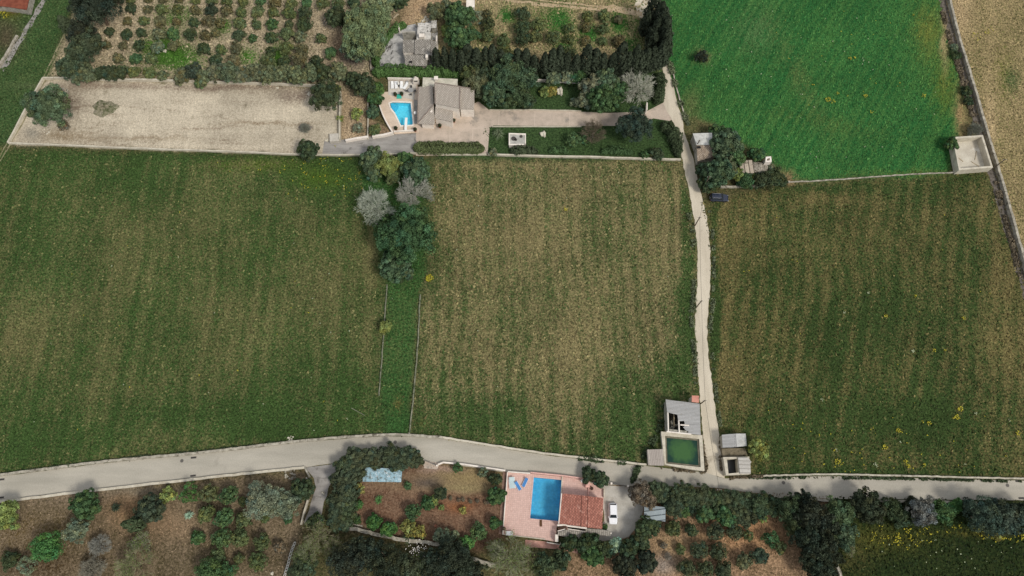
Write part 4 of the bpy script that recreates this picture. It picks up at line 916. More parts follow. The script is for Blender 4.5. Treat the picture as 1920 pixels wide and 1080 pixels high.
# roof outline with two torn holes, laid as strips of sheeting between holes
def rs_(name, pix, mat=SHEET, dz=0, parent=barn, loc=cl_, th=.06, label=None):
    W = [G(p[0], p[1], ZB+dz) for p in pix]; o = MB().slab([(p.x, p.y) for p in W], ZB+dz-th, ZB+dz).build(name, mat); o.parent = parent; o.location = -loc
    if label: o['label'] = label
    return o
hole1 = [(1252.5,774.5),(1262,775.5),(1270,777.5),(1270,790),(1272,797),(1271.5,810),(1253.5,808.5)]
hole2 = [(1275,790),(1282,789),(1284,793),(1283,796),(1291,796.5),(1284,798.5),(1281,801),(1286,807),(1290,808),(1287,810),(1275,810)]
Wo = GL(BR, ZB)
rs_('roof', [(1248,749),(1312,757),(1312.7,778),(1270,777.6),(1262,775.6),(1251,773)])
rs_('roof', [(1270.2,777.8),(1312.7,778.3),(1313.2,797),(1291,796.3),(1283,796),(1284,793),(1282,789),(1275,790),(1271.5,788)], dz=.004)
rs_('roof', [(1291,796.6),(1313.2,797.3),(1314,816),(1296,813.5),(1290,812),(1291,808),(1286,807),(1281,801),(1284,798.5)], dz=-.004)
for a, b in (((1252,773.5),(1253,809)),((1272.5,788),(1273.5,811)),((1275.5,796.5),(1292,797.5)),((1250,809),(1296,814))):
    p, q = G(*a, ZB-.02), G(*b, ZB-.02); o = MB().tube(p, q, .16, n=6).build('roof_beam', WHITE); o.parent = barn; o.location = -cl_
q = G(1263,790); o = MB().tube((q.x, q.y-1, .1), (q.x-.2, q.y+1.6, 1.8), .15, n=6).build('fallen_beam', WOODG); o.parent = barn; o.location = -cl_
q = G(1265,798); tag(stones(1264,797,'grey rubble fallen inside the holed barn',9,.35,.9,mat=CONC,name='rubble',cat='rubble'))
pk = Vector(G(1305,748)); pkr = thing('transformer_hut', 'tiny hut with a pink flat roof at the corner of the barn', 'hut', pk)
vblock(pkr, pk, [(1297.5,741.5),(1311,742),(1310.5,755),(1297,753.5)], [3.4]*4, CREAM, worn('pink_roof', L(206,146,128), L(190,130,114), 1, 5), over=.08)
# green reservoir
gl_ = Vector(G(1280,846)); res = thing('reservoir', 'raised square reservoir full of green algae water at the crossroads', 'reservoir', gl_)
RO = [(p.x, p.y) for p in GL([(1239.5,809),(1317,816),(1321,883),(1300,881),(1246,871)], 1.3)]; RI = [(p.x, p.y) for p in GL([(1247,817),(1311,823),(1314,876),(1249,869)], 1.3)]
o = MB().slab(RO, -.1, 1.3, hole=RI).build('wall', CREAM); o.parent = res; o.location = -gl_
RI2 = shrink(RI, .35)
o = MB().slab(shrink(RI, .002), -.1, 1.0, hole=RI2).build('inner_ledge', worn('ledge', L(128,122,104), L(96,92,76), 1, 5)); o.parent = res; o.location = -gl_
def algae():
    m, t, b = nodes_of('algae_water'); v = coords(t)
    at = t.nodes.new('ShaderNodeMapping'); c = G(1277,846)
    tc = t.nodes.new('ShaderNodeTexCoord'); gr = t.nodes.new('ShaderNodeVectorMath'); gr.operation = 'DISTANCE'
    t.links.new(tc.outputs['Object'], gr.inputs[0]); gr.inputs[1].default_value = (c.x, c.y, .9)
    d = gr.outputs['Value']; n = noise(t, v, .7, 4, .7)
    f = math_n(t, 'ADD', math_n(t, 'MULTIPLY_ADD', d, -.55, 1.75), math_n(t, 'MULTIPLY_ADD', n, 2.2, -1.1), None, True)
    n2 = noise(t, v, 4, 3, .8); col = mixc(t, f, L(18,54,42), L(50,86,46)); col = mixc(t, math_n(t, 'MULTIPLY', f, n2), col, L(66,104,54))
    t.links.new(col, b.inputs['Base Color']); b.inputs['Roughness'].default_value = .12; b.inputs['Specular IOR Level'].default_value = .4
    return m
o = MB().sheet(RI2, .9).build('water', algae()); o.parent = res; o.location = -gl_
al_ = Vector(G(1229,857)); an = thing('lean_to', 'low shed with a grey plank roof left of the green reservoir', 'shed', al_)
vblock(an, al_, [(1213.5,843),(1243,842),(1245,873),(1216,872)], [2.1,2.2,2.1,2.0], CONC, tiles('grey_planks', L(176,168,158), L(160,150,142), L(120,112,104), 9, .35, 1.5, ms=.03, c3=L(150,140,130), bs=.5), over=.1)
# two small buildings right of the crossroads
ul_ = Vector(G(1377,826)); ub = thing('block_shed', 'small shed with a pale grey double pitched roof right of the crossroads', 'shed', ul_)
vblock(ub, ul_, [(1353.5,815),(1379,813),(1381,838),(1355,839.5)], [2.6,2.85,2.8,2.5], CONC, SHEET, over=.12)
vblock(ub, ul_, [(1379.5,813),(1398,813),(1400.5,836),(1381.5,838)], [2.85,2.6,2.5,2.8], CONC, worn('sheet2', L(188,188,184), L(168,168,164), .8, 5, L(140,138,130), .8, .6), over=.12)
dl_ = Vector(G(1375,848)); lw = thing('ruined_wall_room', 'low ruined stone room between two small roofed sheds', 'ruin', dl_)
A_ = [(p.x, p.y) for p in GL([(1353,841),(1396,840),(1402,854),(1356,856)], 1.2)]; A2 = shrink(A_, .35)
o = MB().slab(A_, -.1, [1.2,1.5,1.1,1.0], hole=None).build('infill', worn('dirt_fill', L(128,118,98), L(96,88,70), 1.2, 3, L(70,66,52), .8, .55, bs=.8)); o.parent = lw; o.location = -dl_
ll_ = Vector(G(1382,872)); lb = thing('pump_house', 'small building with an open dark pit and a grey corner roof', 'shed', ll_)
OU = [(p.x, p.y) for p in GL([(1356,857),(1405,856),(1407,889),(1361,891)], 2.0)]; IN_ = [(p.x, p.y) for p in GL([(1363,861),(1383,860),(1385,886),(1366,888)], 2.0)]
o = MB().slab(OU, -.1, 2.0, hole=IN_).build('wall', CREAM); o.parent = lb; o.location = -ll_
o = MB().slab(IN_, -.1, .05).build('floor', flat('pit_floor', L(24,26,22), .4)); o.parent = lb; o.location = -ll_  # pit floor in one near-black colour
W = GL([(1384,858),(1403,858),(1409,866),(1407,869),(1408,888),(1388,888)], 2.4)
o = MB().slab([(p.x, p.y) for p in W], 2.02, [2.35,2.4,2.4,2.4,2.3,2.3]).build('roof', tiles('step_sheet', L(196,192,184), L(180,176,168), L(130,126,118), 20, .8, .03, ms=.06, c3=L(160,154,144), bs=.8)); o.parent = lb; o.location = -ll_
# ------------------------------------------------------------------ lower villa
DECKP = tiles('pink_terrace', L(216,184,172), L(204,172,160), L(186,155,144), .4, .4, .08, ms=.02, c3=L(194,158,146), bs=.15, off=0)
REDT = tiles('red_tiles', L(188,126,108), L(150,94,80), L(108,72,62), .55, .3, 1.50, ms=.05, c3=L(214,168,150), bs=1)
ZT = .3
deckB = [(952,886),(994,889),(994.5,888),(1055,894),(1104,900),(1105,905),(1128,908),(1132,917),(1132,932),(1129,985),(1044,985),(1042,1016),(1020,1012),(943,1002)]
WB = watermat('deep_water', (.66,.88,.95,1), .5, 1.6)
pB, PpB = pool(deckB, POOL_B, ZT, DECKP, DECKP, 1.7, worn('blue_lining', L(128,208,232), L(96,186,220), .3, 2, L(150,220,236), 1.2, .58, bs=.1), WB, 'deep blue rectangular swimming pool on the pink terrace', '', rim=.3)
wall([(951.5,886),(943,1002)], .18, .75, WHITE, 'thin white parapet on the left edge of the pink terrace', sm=False, jit=0)
wall([(952,885),(994,888)], .22, .8, WHITE, 'white parapet at the top left of the pink terrace', sm=False, jit=0)
wall([(994.5,886.5),(1055,892.5),(1104,899)], .25, .9, worn('pink_wall', L(224,182,170), L(206,162,150), 1, 5), 'pink parapet between the lower road and the blue pool', sm=False, jit=0)
wall([(1104,900),(1105,905),(1127,907),(1127,915),(1132,916),(1132,933)], .25, .9, CREAM, 'stepped pale parapet at the upper right of the pink terrace', sm=False, jit=0)
wall([(1103.5,903),(1103,930)], .22, .6, worn('pink_wall', L(224,182,170), L(206,162,150), 1, 5), 'short dividing wall across the upper right terrace', sm=False, jit=0)
wall([(1054,893),(1052,926)], .2, .6, CREAM, 'narrow parapet between the blue pool and the upper terrace', sm=False, jit=0)
wall([(943,1002),(1022,1011)], .18, .5, CREAM, 'low parapet at the bottom of the pink terrace', sm=False, jit=0)
o = MB().slab([(p.x, p.y) for p in GL([(943,884),(951,885),(943,1003),(935,1001)], .02)], -.05, .03).build('side_gutter', worn('brown_concrete', L(150,122,106), L(122,98,86), 1, 5)); o['kind'] = 'structure'
o = MB().slab([(p.x, p.y) for p in GL([(985,1012),(1020,1015),(1060,1022),(1066,1016),(1088,1010),(1094,1012),(1082,1038),(1070,1034),(1058,1031),(985,1025)], .02)], -.05, .04).build('pink_path', worn('pink_paving', L(200,156,140), L(176,132,118), 1, 5)); o['kind'] = 'structure'
wall([(1025,1017),(1050,1021),(1051,1014)], .2, .5, WHITE, 'small white L shaped kerb on the pink path below the terrace', sm=False, jit=0)
vl_ = Vector(G(1090,960)); v2 = thing('villa', 'pink villa with a mottled red tiled roof beside the blue pool', 'house', vl_)
PINKW = worn('pink_wall', L(224,182,170), L(206,162,150), 1, 5)
vblock(v2, vl_, [(1053,925),(1091,929),(1090,987),(1047.5,981.5)], [3.5,3.7,3.5,3.3], PINKW, REDT, over=.2)
vblock(v2, vl_, [(1091.3,929),(1103,930.5),(1102,989),(1090.3,987)], [3.72,3.72,3.52,3.52], PINKW, REDT, over=.2)
_, _, Wv = vblock(v2, vl_, [(1103.3,930.5),(1131,934),(1129,992),(1102.3,989)], [3.7,3.4,3.2,3.5], PINKW, REDT, over=.2)
def vpart(mb, name, mat, root=v2, loc=vl_, label=None):
    o = mb.build(name, mat); o.parent = root; o.location = -loc
    if label: o['label'] = label
    return o
rg = MB()
for px in (1091.2, 1103): rg.tube(G(px+.3, 929.5, 3.78), G(px-1, 988, 3.58), .12, n=6)
vpart(rg, 'ridge_tiles', REDT)
vpart(MB().tube(G(1053,925,3.6), G(1047.5,982,3.4), .11, n=6), 'white_verge', WHITE)
vpart(wall_mesh(MB(), GL([(1045,985),(1060,984),(1064,986),(1100,990.5)], 2.6), .3, 2.9, 0), 'stair_wall', WHITE)
st_ = MB()
for k in range(8):
    a, b = G(1046+k*2.1, 993-k*.5, 0), G(1048+k*2.1, 993-k*.5); h_ = .3+.3*k
    st_.box(((a.x+b.x)/2, a.y, h_/2), (.24, .9, h_))
vpart(st_, 'steps', worn('brown_concrete', L(150,122,106), L(122,98,86), 1, 5))
vpart(wall_mesh(MB(), GL([(1046,996),(1062,991.5),(1098,997)], 2), .22, 2.1, 0), 'stair_wall', WHITE)
GREYT = tiles('grey_awning', L(160,154,144), L(140,134,124), L(100,96,88), 1.2, .4, 1.5, ms=.05, c3=L(180,172,160), bs=.6)
vpart(MB().slab([(p.x, p.y) for p in GL([(1046,998),(1063,993),(1098,998),(1104,1004),(1103,1012),(1046,1004)], 2.2)], 2.1, [2.35,2.35,2.3,2.1,2.0,2.1]), 'awning', GREYT)
vpart(MB().slab([(p.x, p.y) for p in GL([(1098,990.5),(1129,993),(1145,997),(1145,1005),(1138,1005),(1098,998)], 2.2)], 2.06, [2.4,2.3,2.1,1.9,1.9,2.2]), 'awning', GREYT)
for a in ((1102,1010),(1143,1003),(1048,1002),(1122,1002)): q = G(*a); vpart(MB().box((q.x, q.y+.3, 1.0), (.3,.3,2.0)), 'pillar', WHITE)
q = G(1043,1009); vpart(MB().box((q.x, q.y, .9), (.6, 1.4, 1.8)), 'pillar', WHITE)
q = G(1117,992.5); f = vpart(MB().box((q.x, q.y+.55, 1.5), (1.2,.2,1.1)), 'window', WOOD); MB().box((q.x, q.y+.5, 1.5), (1.0,.2,.9)).build('pane', GLASS, f)
q = G(1072,990); f = vpart(MB().box((q.x, q.y+.5, 1.1), (1.1,.2,2.1)), 'door', WOOD)
# terrace furniture
t = thing('storage_chest', 'white plastic chest at the lower left of the pink terrace', 'chest', G(955,1000,ZT))
MB().box((0,0,.3), (1.3,.75,.6)).build('body', WPL, t, bevel=.05); MB().box((0,0,.65), (1.38,.82,.1)).build('lid', WPL, t, bevel=.04)
t = thing('planter', 'small pink planter at the left edge of the pink terrace', 'planter', G(945,991,ZT))
MB().tube((0,0,0),(0,0,.5),.25,.35,12).build('pot', PINKW, t); cr = bpy.data.objects.new('foliage', small_ball()); C.objects.link(cr); cr.parent = t; cr.color = L(120,110,90)
t = thing('pool_ladder', 'brown ladder platform at the lower edge of the blue pool', 'ladder', G(1014,981,ZT))
MB().box((0,0,.06),(.5,1.3,.06)).build('platform', WOOD, t)
for s in (-1,1): MB().tube((s*.22,.6,0),(s*.22,.6,.9),.03).build('rail', cm, t)
q = Vector(G(1101,909,ZT)); t = thing('barbecue_oven', 'pink brick barbecue on the upper right terrace', 'barbecue', q)
MB().box((0,0,.5),(.9,1.2,1.0)).build('base', PINKW, t); MB().box((0,.1,1.2),(.7,.7,.4)).build('hood', PINKW, t); MB().box((0,-.61,.6),(.5,.04,.4)).build('opening', DARK, t)
q = Vector(G(1109,916,ZT)); t = thing('round_planter', 'round brown pot on the upper right terrace', 'planter', q)
MB().tube((0,0,0),(0,0,.45),.3,.38,14).build('pot', flat('brown_pot', L(110,80,66), .8), t); MB().tube((0,0,.42),(0,0,.46),.3,.3,14).build('soil', flat('soil', L(60,44,34), .9), t)
t = thing('white_chair', 'white plastic chair by the pink parapet of the upper terrace', 'chair', G(1091,902,ZT), .6)
MB().box((0,0,.42),(.5,.5,.06)).build('seat', WPL, t); MB().box((0,.25,.7),(.5,.05,.5)).build('backrest', WPL, t)
for x in (-.2,.2):
    for y in (-.2,.2): MB().box((x,y,.2),(.05,.05,.4)).build('leg', WPL, t)
# carport roof, tarpaulin covered shed
kl = Vector(G(1227,962)); cp = thing('carport', 'carport with a stained grey corrugated roof beside the gravel yard', 'carport', kl)
o = MB().slab([(p.x, p.y) for p in GL([(1208,947),(1248,951),(1247.5,978),(1207.5,972)], 2.6)], 2.5, 2.62).build('roof', tiles('stained_sheet', L(150,160,162), L(120,130,134), L(70,78,82), 40, 1.05, -.12, ms=.10, c3=L(196,204,204), bs=.8)); o.parent = cp; o.location = -kl
for a in ((1210,950),(1245,953),(1245,974),(1210,969)): q = G(*a, 1.2); o = MB().tube((q.x,q.y,-.05),(q.x,q.y,2.5),.08).build('post', cm); o.parent = cp; o.location = -kl
cs_ = Vector(G(725,893)); cv = thing('covered_pool', 'long frame pool under a torn pale blue cover behind the roadside hedge', 'covered pool', cs_)
def tarp():
    m, t, b = nodes_of('torn_cover'); v = coords(t); n1 = noise(t, v, 1.1, 5, .8); n2 = noise(t, v, 2.4, 4, .7)
    col = mixc(t, math_n(t, 'MULTIPLY_ADD', n1, 8, -3.9, True), L(150,184,196), L(92,100,90)); col = mixc(t, math_n(t, 'MULTIPLY_ADD', n2, 9, -5.0, True), col, L(222,230,232))
    t.links.new(col, b.inputs['Base Color']); b.inputs['Roughness'].default_value = .5; bump(t, b, n2, .8, .2); return m
for nm, pix, z0_, z1_, mt in (('cover', [(680,876),(754,879),(752,904),(680,903)], .9, 1.0, tarp()), ('side_wall', [(681,877),(753,880),(751,903),(681,902)], -.05, .89, flat('blue_frame', L(120,176,200), .6))):
    o = MB().slab([(p.x, p.y) for p in GL(pix, 1.0)], z0_, z1_).build(nm, mt); o.parent = cv; o.location = -cs_
tag(MB().slab([(p.x, p.y) for p in GL([(636,978),(680,985)], 0)]+[(G(680,988).x, G(680,988).y),(G(636,981).x, G(636,981).y)], -.05, .1).build('stone_edging', STONE), 'faint row of edging stones at the lower left of the red garden', 'stone edging')
# brown roof in the upper left corner
q = Vector(G(25,5)); bh = thing('farm_shed', 'rusty brown shed roof at the very top left corner', 'shed', q)
vblock(bh, q, [(-30,-30),(60,-30),(50,18),(10,12),(-30,10)], [2.4,2.4,2.2,2.2,2.2], CONC, worn('rust_roof', L(136,78,58), L(116,62,46), 1, 5, L(90,50,38), .6, .6), over=.1)
# white ring fence in the lower orchard
rf = thing('ring_fence', 'ornamental white fence of linked rings at the edge of the lower orchard', 'fence', (0,0,0))
pts = smoothline([(555,1017),(548,1035),(543,1055),(537,1075),(530,1100)], 5.2); rg = MB(); po = MB(); rl = MB()
WP = flat('fence_white', L(214,214,206), .6)
for i in range(len(pts)-1):
    a, b = G(*pts[i]), G(*pts[i+1]); m_ = (a+b)/2; d = (b-a).normalized()
    for k in range(12):
        t0, t1 = k*math.pi/6, (k+1)*math.pi/6; f = lambda t_: (m_.x+d.x*math.cos(t_)*.36+.3*math.sin(t_), m_.y+d.y*math.cos(t_)*.36, .8+math.sin(t_)*.32)
        rg.tube(f(t0), f(t1), .065, n=5, cap=False)
    if i % 3 == 0: po.tube((a.x,a.y,-.05),(a.x,a.y,1.2),.07)
rg.build('rings', WP, rf); po.build('posts', WP, rf)

# ------------------------------------------------------------------ gates, poles, wires, drains
gt = thing('driveway_gate', 'grey sliding gate across the entrance beside the pink villa', 'gate', G(1158,911)); a, b = G(1145,907), G(1176,912); d = b-a; ml = (a+b)/2
g_ = MB(); g_.box((0,0,.6),(d.length,.08,1.1), math.atan2(d.y, d.x)); o = g_.build('panel', flat('gate_grey', L(90,88,84), .6), gt); o.location = ml-Vector(gt.location)
for p in (a, b): o = MB().box((p.x-gt.location.x, p.y-gt.location.y, .7),(.35,.35,1.5)).build('pillar', WHITE, gt)
gt = thing('entrance_gate', 'small pale gate at the paved entrance beside the roadside hedge', 'gate', G(806,868)); 
for px, py in ((794,863),(820,874)): q = G(px, py)-Vector(gt.location); MB().box((q.x,q.y,.6),(.3,.3,1.2)).build('pillar', WHITE, gt)
a, b = G(796,864)-gt.location, G(818,873)-gt.location; d = b-a; MB().box(((a.x+b.x)/2,(a.y+b.y)/2,.5),(d.length,.05,.8), math.atan2(d.y,d.x)).build('panel', flat('gate_pale', L(150,146,138), .6), gt)
POLEW = worn('pole_wood', L(120,108,92), L(92,82,70), 3, 8)
def pole(px, py, tx, ty, label, rails=True):
    b = G(px, py); 
    best = min(np.arange(3, 10, .1), key=lambda h: abs(math.hypot(P(b.x, b.y, h)[0]-px, P(b.x, b.y, h)[1]-py)-math.hypot(tx-px, ty-py)))
    h = float(best); t = thing('utility_pole', label, 'utility pole', b, 0, 'utility poles along the lane')
    MB().tube((0,0,-.1),(0,0,h),.15,.1,10).build('post', POLEW, t)
    MB().box((0,0,h-.3),(.9,.08,.08)).build('crossarm', POLEW, t)
    for x in (-.35, .35): MB().tube((x,0,h-.26),(x,0,h-.12),.04,n=6).build('insulator', WPL, t)
    return Vector((b.x, b.y, h-.1))
pl = [pole(1302,283,1309,262,'wooden pole against the stone shed beside the lane'), pole(1317,355,1332,332,'wooden pole in front of the olive trees near the black car'),
      pole(1303,423,1313,407,'wooden pole on the lane edge below the black car'), pole(1305,577,1316,564,'wooden pole halfway down the lane'),
      pole(1312,758,1322,750,'wooden pole beside the pink roofed hut'), pole(1337,921,1348,915,'wooden pole in the hedge below the crossroads')]
pr = pole(1862,316,1886,299,'thin wooden pole at the corner of the empty walled tank')
def wire(a, b, label, sag=.5, name='overhead_wire'):
    mb = MB(); n = 16; pts = []
    for i in range(n+1):
        t_ = i/n; p = a.lerp(b, t_); p.z -= sag*4*t_*(1-t_); pts.append(p)
    for i in range(n): mb.tube(pts[i], pts[i+1], .028, n=5, cap=False)
    return tag(mb.build(name, flat('black_wire', L(40,40,40), .6)), label, 'wire', 'overhead wires along the lane')
for i, lb in enumerate(('wire from the shed pole to the olive tree pole','wire from the olive tree pole to the pole below the black car','wire between the upper and middle poles of the lane','wire from the middle lane pole to the pink roofed hut','wire crossing the crossroads to the hedge pole')):
    wire(pl[i], pl[i+1], lb, .35)
IRON = flat('cast_iron', L(92,88,82), .7)
def manhole(px, py, label, r=.38):
    t = thing('manhole', label, 'manhole cover', G(px, py, .02), 0, 'manhole covers in the lower road')
    MB().tube((0,0,.004),(0,0,.018),r,n=20).build('rim', flat('iron_rim', L(120,116,108), .7), t); MB().tube((0,0,.018),(0,0,.026),r*.82,n=20).build('cover', IRON, t)
for a in ((341,864,'round manhole near the left end of the lower road'),(741,829,'round manhole at the bend of the lower road'),(1106,871,'round manhole above the pink villa'),(1469,905,'round manhole right of the crossroads'),(1889,910,'round manhole at the right end of the lower road')): manhole(*a)
def drain(px, py, rz, label):
    t = thing('drain_grate', label, 'drain', G(px, py, .02), rz, 'drain grates along the lower road')
    MB().box((0,0,.01),(1.2,.42,.02)).build('frame', flat('iron_rim', L(120,116,108), .7), t); b = MB()
    for k in range(9): b.box((-.52+k*.13,0,.024),(.05,.34,.012))
    b.build('bars', IRON, t); MB().box((0,0,.0215),(1.1,.34,.003)).build('pit', DARK, t)
for a in ((363,858,.1,'drain grate on the field side of the left road'),(362,892,.1,'drain grate on the orchard side of the left road'),(3,899,.1,'upper drain grate at the far left edge of the road'),(2,933,.1,'lower drain grate at the far left edge of the road'),(1123,866,-.15,'drain grate near the wall above the pink villa'),(1909,902,0,'upper drain grate at the far right end of the road'),(1915,934,0,'lower drain grate at the far right end of the road')): drain(*a)

# ------------------------------------------------------------------ cars
def car(label, px, py, rz, paint, L_=4.1, W_=1.72, H_=1.5, suv=False):
    """x forward"""
    t = thing('parked_car', label, 'car', G(px, py, 0), rz)
    st2 = [(-.5,.78,.42,.72),(-.485,.90,.30,.86),(-.44,.97,.24,.95),(-.3,1,.22,1.0),(0,1,.22,.98),(.2,1,.22,.95),(.34,.98,.22,.86),(.44,.93,.26,.76),(.485,.84,.32,.66),(.5,.70,.42,.58)]
    V = []; F = []; n = 8
    for (x, w_, zl, zt) in st2:
        hw = W_/2*w_; zt = zt*(.98 if not suv else 1.08)
        V += [(x*L_, -hw*.9, zl), (x*L_, -hw, zl+.15), (x*L_, -hw, zt-.12), (x*L_, -hw*.88, zt), (x*L_, hw*.88, zt), (x*L_, hw, zt-.12), (x*L_, hw, zl+.15), (x*L_, hw*.9, zl)]
    for i in range(len(st2)-1):
        for k in range(n): a = i*n+k; b = i*n+(k+1) % n; F.append((a, b, b+n, a+n))
    F += [tuple(range(n))[::-1], tuple(range((len(st2)-1)*n, len(st2)*n))]
    MB().add(V, F).build('body', paint, t, smooth=False, bevel=.04)
    zb = .96*(1.08 if suv else .98); fr, rr = .22, -.46 if not suv else -.47; tf, tr_ = .06, -.38 if not suv else -.42
    hw = W_/2*.86; tw = W_/2*.70
    cab = MB(); cab.add([(fr*L_,-hw,zb-.06),(fr*L_,hw,zb-.06),(rr*L_,hw,zb-.04),(rr*L_,-hw,zb-.04),(tf*L_,-tw,H_-.03),(tf*L_,tw,H_-.03),(tr_*L_,tw,H_-.03),(tr_*L_,-tw,H_-.03)],
        [(0,1,5,4),(1,2,6,5),(2,3,7,6),(3,0,4,7),(4,5,6,7),(3,2,1,0)]); cab.build('windows', GLASS, t)
    rf = MB().box(((tf+tr_)/2*L_, 0, H_-.01), ((tf-tr_)*L_+.06, tw*2+.05, .06)).build('roof', paint, t, bevel=.02)
    pil = MB()
    for s in (-1, 1):
        for (xa, xb) in ((fr, tf), (rr, tr_), (-.12, -.13)): pil.tube((xa*L_, s*hw*1.0, zb-.04), (xb*L_, s*tw, H_-.02), .035, n=5)
    pil.build('pillars', paint, t)
    for x in (.31, -.30):
        for s in (-1, 1):
            y = s*(W_/2-.1); wv = MB().tube((x*L_, y-.1, .31), (x*L_, y+.1, .31), .31, n=18).build('wheel', flat('tyre', L(28,28,28), .9), t)
            MB().tube((x*L_, y+s*.07, .31), (x*L_, y+s*.115, .31), .19, n=14).build('rim', flat('alloy', L(150,150,152), .3, .8), wv)
    for s in (-1, 1):
        MB().box((.478*L_, s*W_*.34, .6), (.14, .34, .14), s*-.25).build('headlight', flat('lamp_glass', L(210,214,216), .15), t)
        MB().box((-.488*L_, s*W_*.38, .78), (.08, .2, .22)).build('tail_light', flat('red_lamp', L(120,20,18), .25), t)
        MB().box((.17*L_, s*(W_/2+.06), zb+.02), (.14, .2, .12)).build('mirror', paint, t, bevel=.02)
    if suv:
        for s in (-1, 1): MB().tube((tf*L_-.1, s*(tw-.06), H_+.07), (tr_*L_+.1, s*(tw-.06), H_+.07), .025).build('roof_rail', flat('rail_silver', L(170,172,176), .3, .6), t)
    MB().box((.496*L_,0,.4),(.04,.5,.12)).build('number_plate', WPL, t); MB().box((-.5*L_,0,.6),(.03,.5,.12)).build('number_plate', WPL, t)
    return t
WHITEP = flat('white_car_paint', L(236,238,240), .18, 0, .6); BLACKP = flat('black_car_paint', L(44,50,66), .12, 0, .7)
car('white hatchback parked on the gravel beside the pink villa', 1148.5, 963, -math.pi/2-.02, WHITEP, 4.2, 1.75, 1.5)
car('black estate car parked on the verge beside the lane', 1347, 373, -.04, BLACKP, 4.3, 1.8, 1.6, True)
# ------------------------------------------------------------------ trees and shrubs
def quads_mesh(name, V, F, T, mat):
    me = bpy.data.meshes.new(name); V = np.asarray(V, np.float32); nq = len(V)//4
    me.vertices.add(len(V)); me.vertices.foreach_set('co', V.ravel())
    me.loops.add(4*nq); me.loops.foreach_set('vertex_index', np.arange(4*nq, dtype=np.int32))
    me.polygons.add(nq); me.polygons.foreach_set('loop_start', np.arange(0, 4*nq, 4, dtype=np.int32)); me.update(calc_edges=True)
    set_attr(me, 'tint', np.asarray(T)); me.materials.append(mat); return me
def unit(v): return v/np.maximum(np.linalg.norm(v, axis=-1, keepdims=True), 1e-6)
def leafquads(r, pos, nrm, size, tint, asp=.62):
    n = len(pos); a = unit(np.cross(nrm, r.normal(size=(n, 3)))); b = np.cross(nrm, a); s = (size*r.uniform(.6, 1.35, n))[:, None]
    V = np.zeros((n, 4, 3)); bend = nrm*s*.25
    V[:, 0] = pos-a*s; V[:, 1] = pos-b*s*asp+bend; V[:, 2] = pos+a*s; V[:, 3] = pos+b*s*asp+bend
    return V.reshape(-1, 3), np.repeat(tint, 4, 0)
def crown(seed, R_, rz, z0, K, rc, nper, leaf, low=-.35, lump=.18, tintvar=.22, tall=0, core=True, clsp=.5):
    """leaf clumps spread through a lobed dome: R_ radius, rz vertical radius, z0 centre height"""
    r = np.random.RandomState(seed); ph = r.uniform(0, 6.28, 6); fq = r.randint(2, 5, 6)
    def shape(d):
        az = np.arctan2(d[:, 1], d[:, 0]); return 1+lump*(np.sin(az*fq[0]+ph[0])*.5+np.sin(az*fq[1]+ph[1])*.4+np.sin(az*(fq[2]+3)+ph[2]+d[:, 2]*3)*.35)
    i = np.arange(K); zz = 1-(1-low)*(i+.5)/K; az = i*2.39996+r.normal(0, .25, K); zz = np.clip(zz+r.normal(0, .06, K), -1, 1); rr = np.sqrt(1-zz**2)
    d = np.stack([np.cos(az)*rr, np.sin(az)*rr, zz], 1); sc = shape(d)[:, None]; rad = r.uniform(.70, .92, K)[:, None]
    cc = d*sc*rad*[R_, R_, rz]+[0, 0, z0]; crad = rc*R_*r.uniform(.7, 1.3, K)
    ctint = r.uniform(1-tintvar*1.3, 1+tintvar*1.3, K); hue = r.normal(0, .09, K)
    n = K*nper; ci = np.repeat(i, nper); o = unit(r.normal(size=(n, 3))+d[ci]*.9+[0, 0, .25]); q = r.uniform(.55, 1.05, n)[:, None]
    pos = cc[ci]+o*crad[ci][:, None]*q*[1, 1, .8+tall]; nrm = unit(o*1.0+r.normal(size=(n, 3))*clsp)
    t_ = (ctint[ci]*r.uniform(.68, 1.38, n))[:, None]*np.stack([1+hue[ci], np.ones(n), 1-hue[ci]], 1)
    V, T = leafquads(r, pos, nrm, np.full(n, leaf), t_)
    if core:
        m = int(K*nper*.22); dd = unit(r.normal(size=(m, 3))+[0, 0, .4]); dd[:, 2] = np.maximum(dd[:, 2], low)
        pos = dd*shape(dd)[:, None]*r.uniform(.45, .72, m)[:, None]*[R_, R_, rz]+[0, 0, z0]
        V2, T2 = leafquads(r, pos, unit(dd+r.normal(size=(m, 3))*.3), np.full(m, leaf*1.9), np.full((m, 3), .75), .9)  # inner leaves tinted darker: shade of the crown's gaps put into colour
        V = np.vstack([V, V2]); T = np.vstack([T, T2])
    return quads_mesh('crown', V, None, T, LEAF)
BARK = worn('bark', L(112,98,82), L(80,68,56), 3, 9); PALEBARK = worn('pale_bark', L(160,152,138), L(126,118,106), 3, 9)
def trunk_mesh(seed, h, r0, spread, limbs=5, top=1.0):
    q = random.Random(seed); mb = MB(); x = y = 0; segs = 4; pts = [(0, 0, -.05)]
    for k in range(segs): x += q.uniform(-.08, .08)*h; y += q.uniform(-.08, .08)*h; pts.append((x, y, h*(k+1)/segs))
    for k in range(segs): mb.tube(pts[k], pts[k+1], r0*(1.15-k*.13), r0*(1.15-(k+1)*.13), 7, False)
    for k in range(limbs):
        a = k*6.283/limbs+q.uniform(-.4, .4); s = pts[2+k % 3]; e = (s[0]+math.cos(a)*spread*.35, s[1]+math.sin(a)*spread*.35, s[2]+top*.45); e2 = (s[0]+math.cos(a)*spread*.65, s[1]+math.sin(a)*spread*.65, s[2]+top*.75)
        mb.tube(s, e, r0*.5, r0*.32, 6, False); mb.tube(e, e2, r0*.32, r0*.12, 5)
    me = mb.mesh('trunk'); me.materials.append(BARK); return me
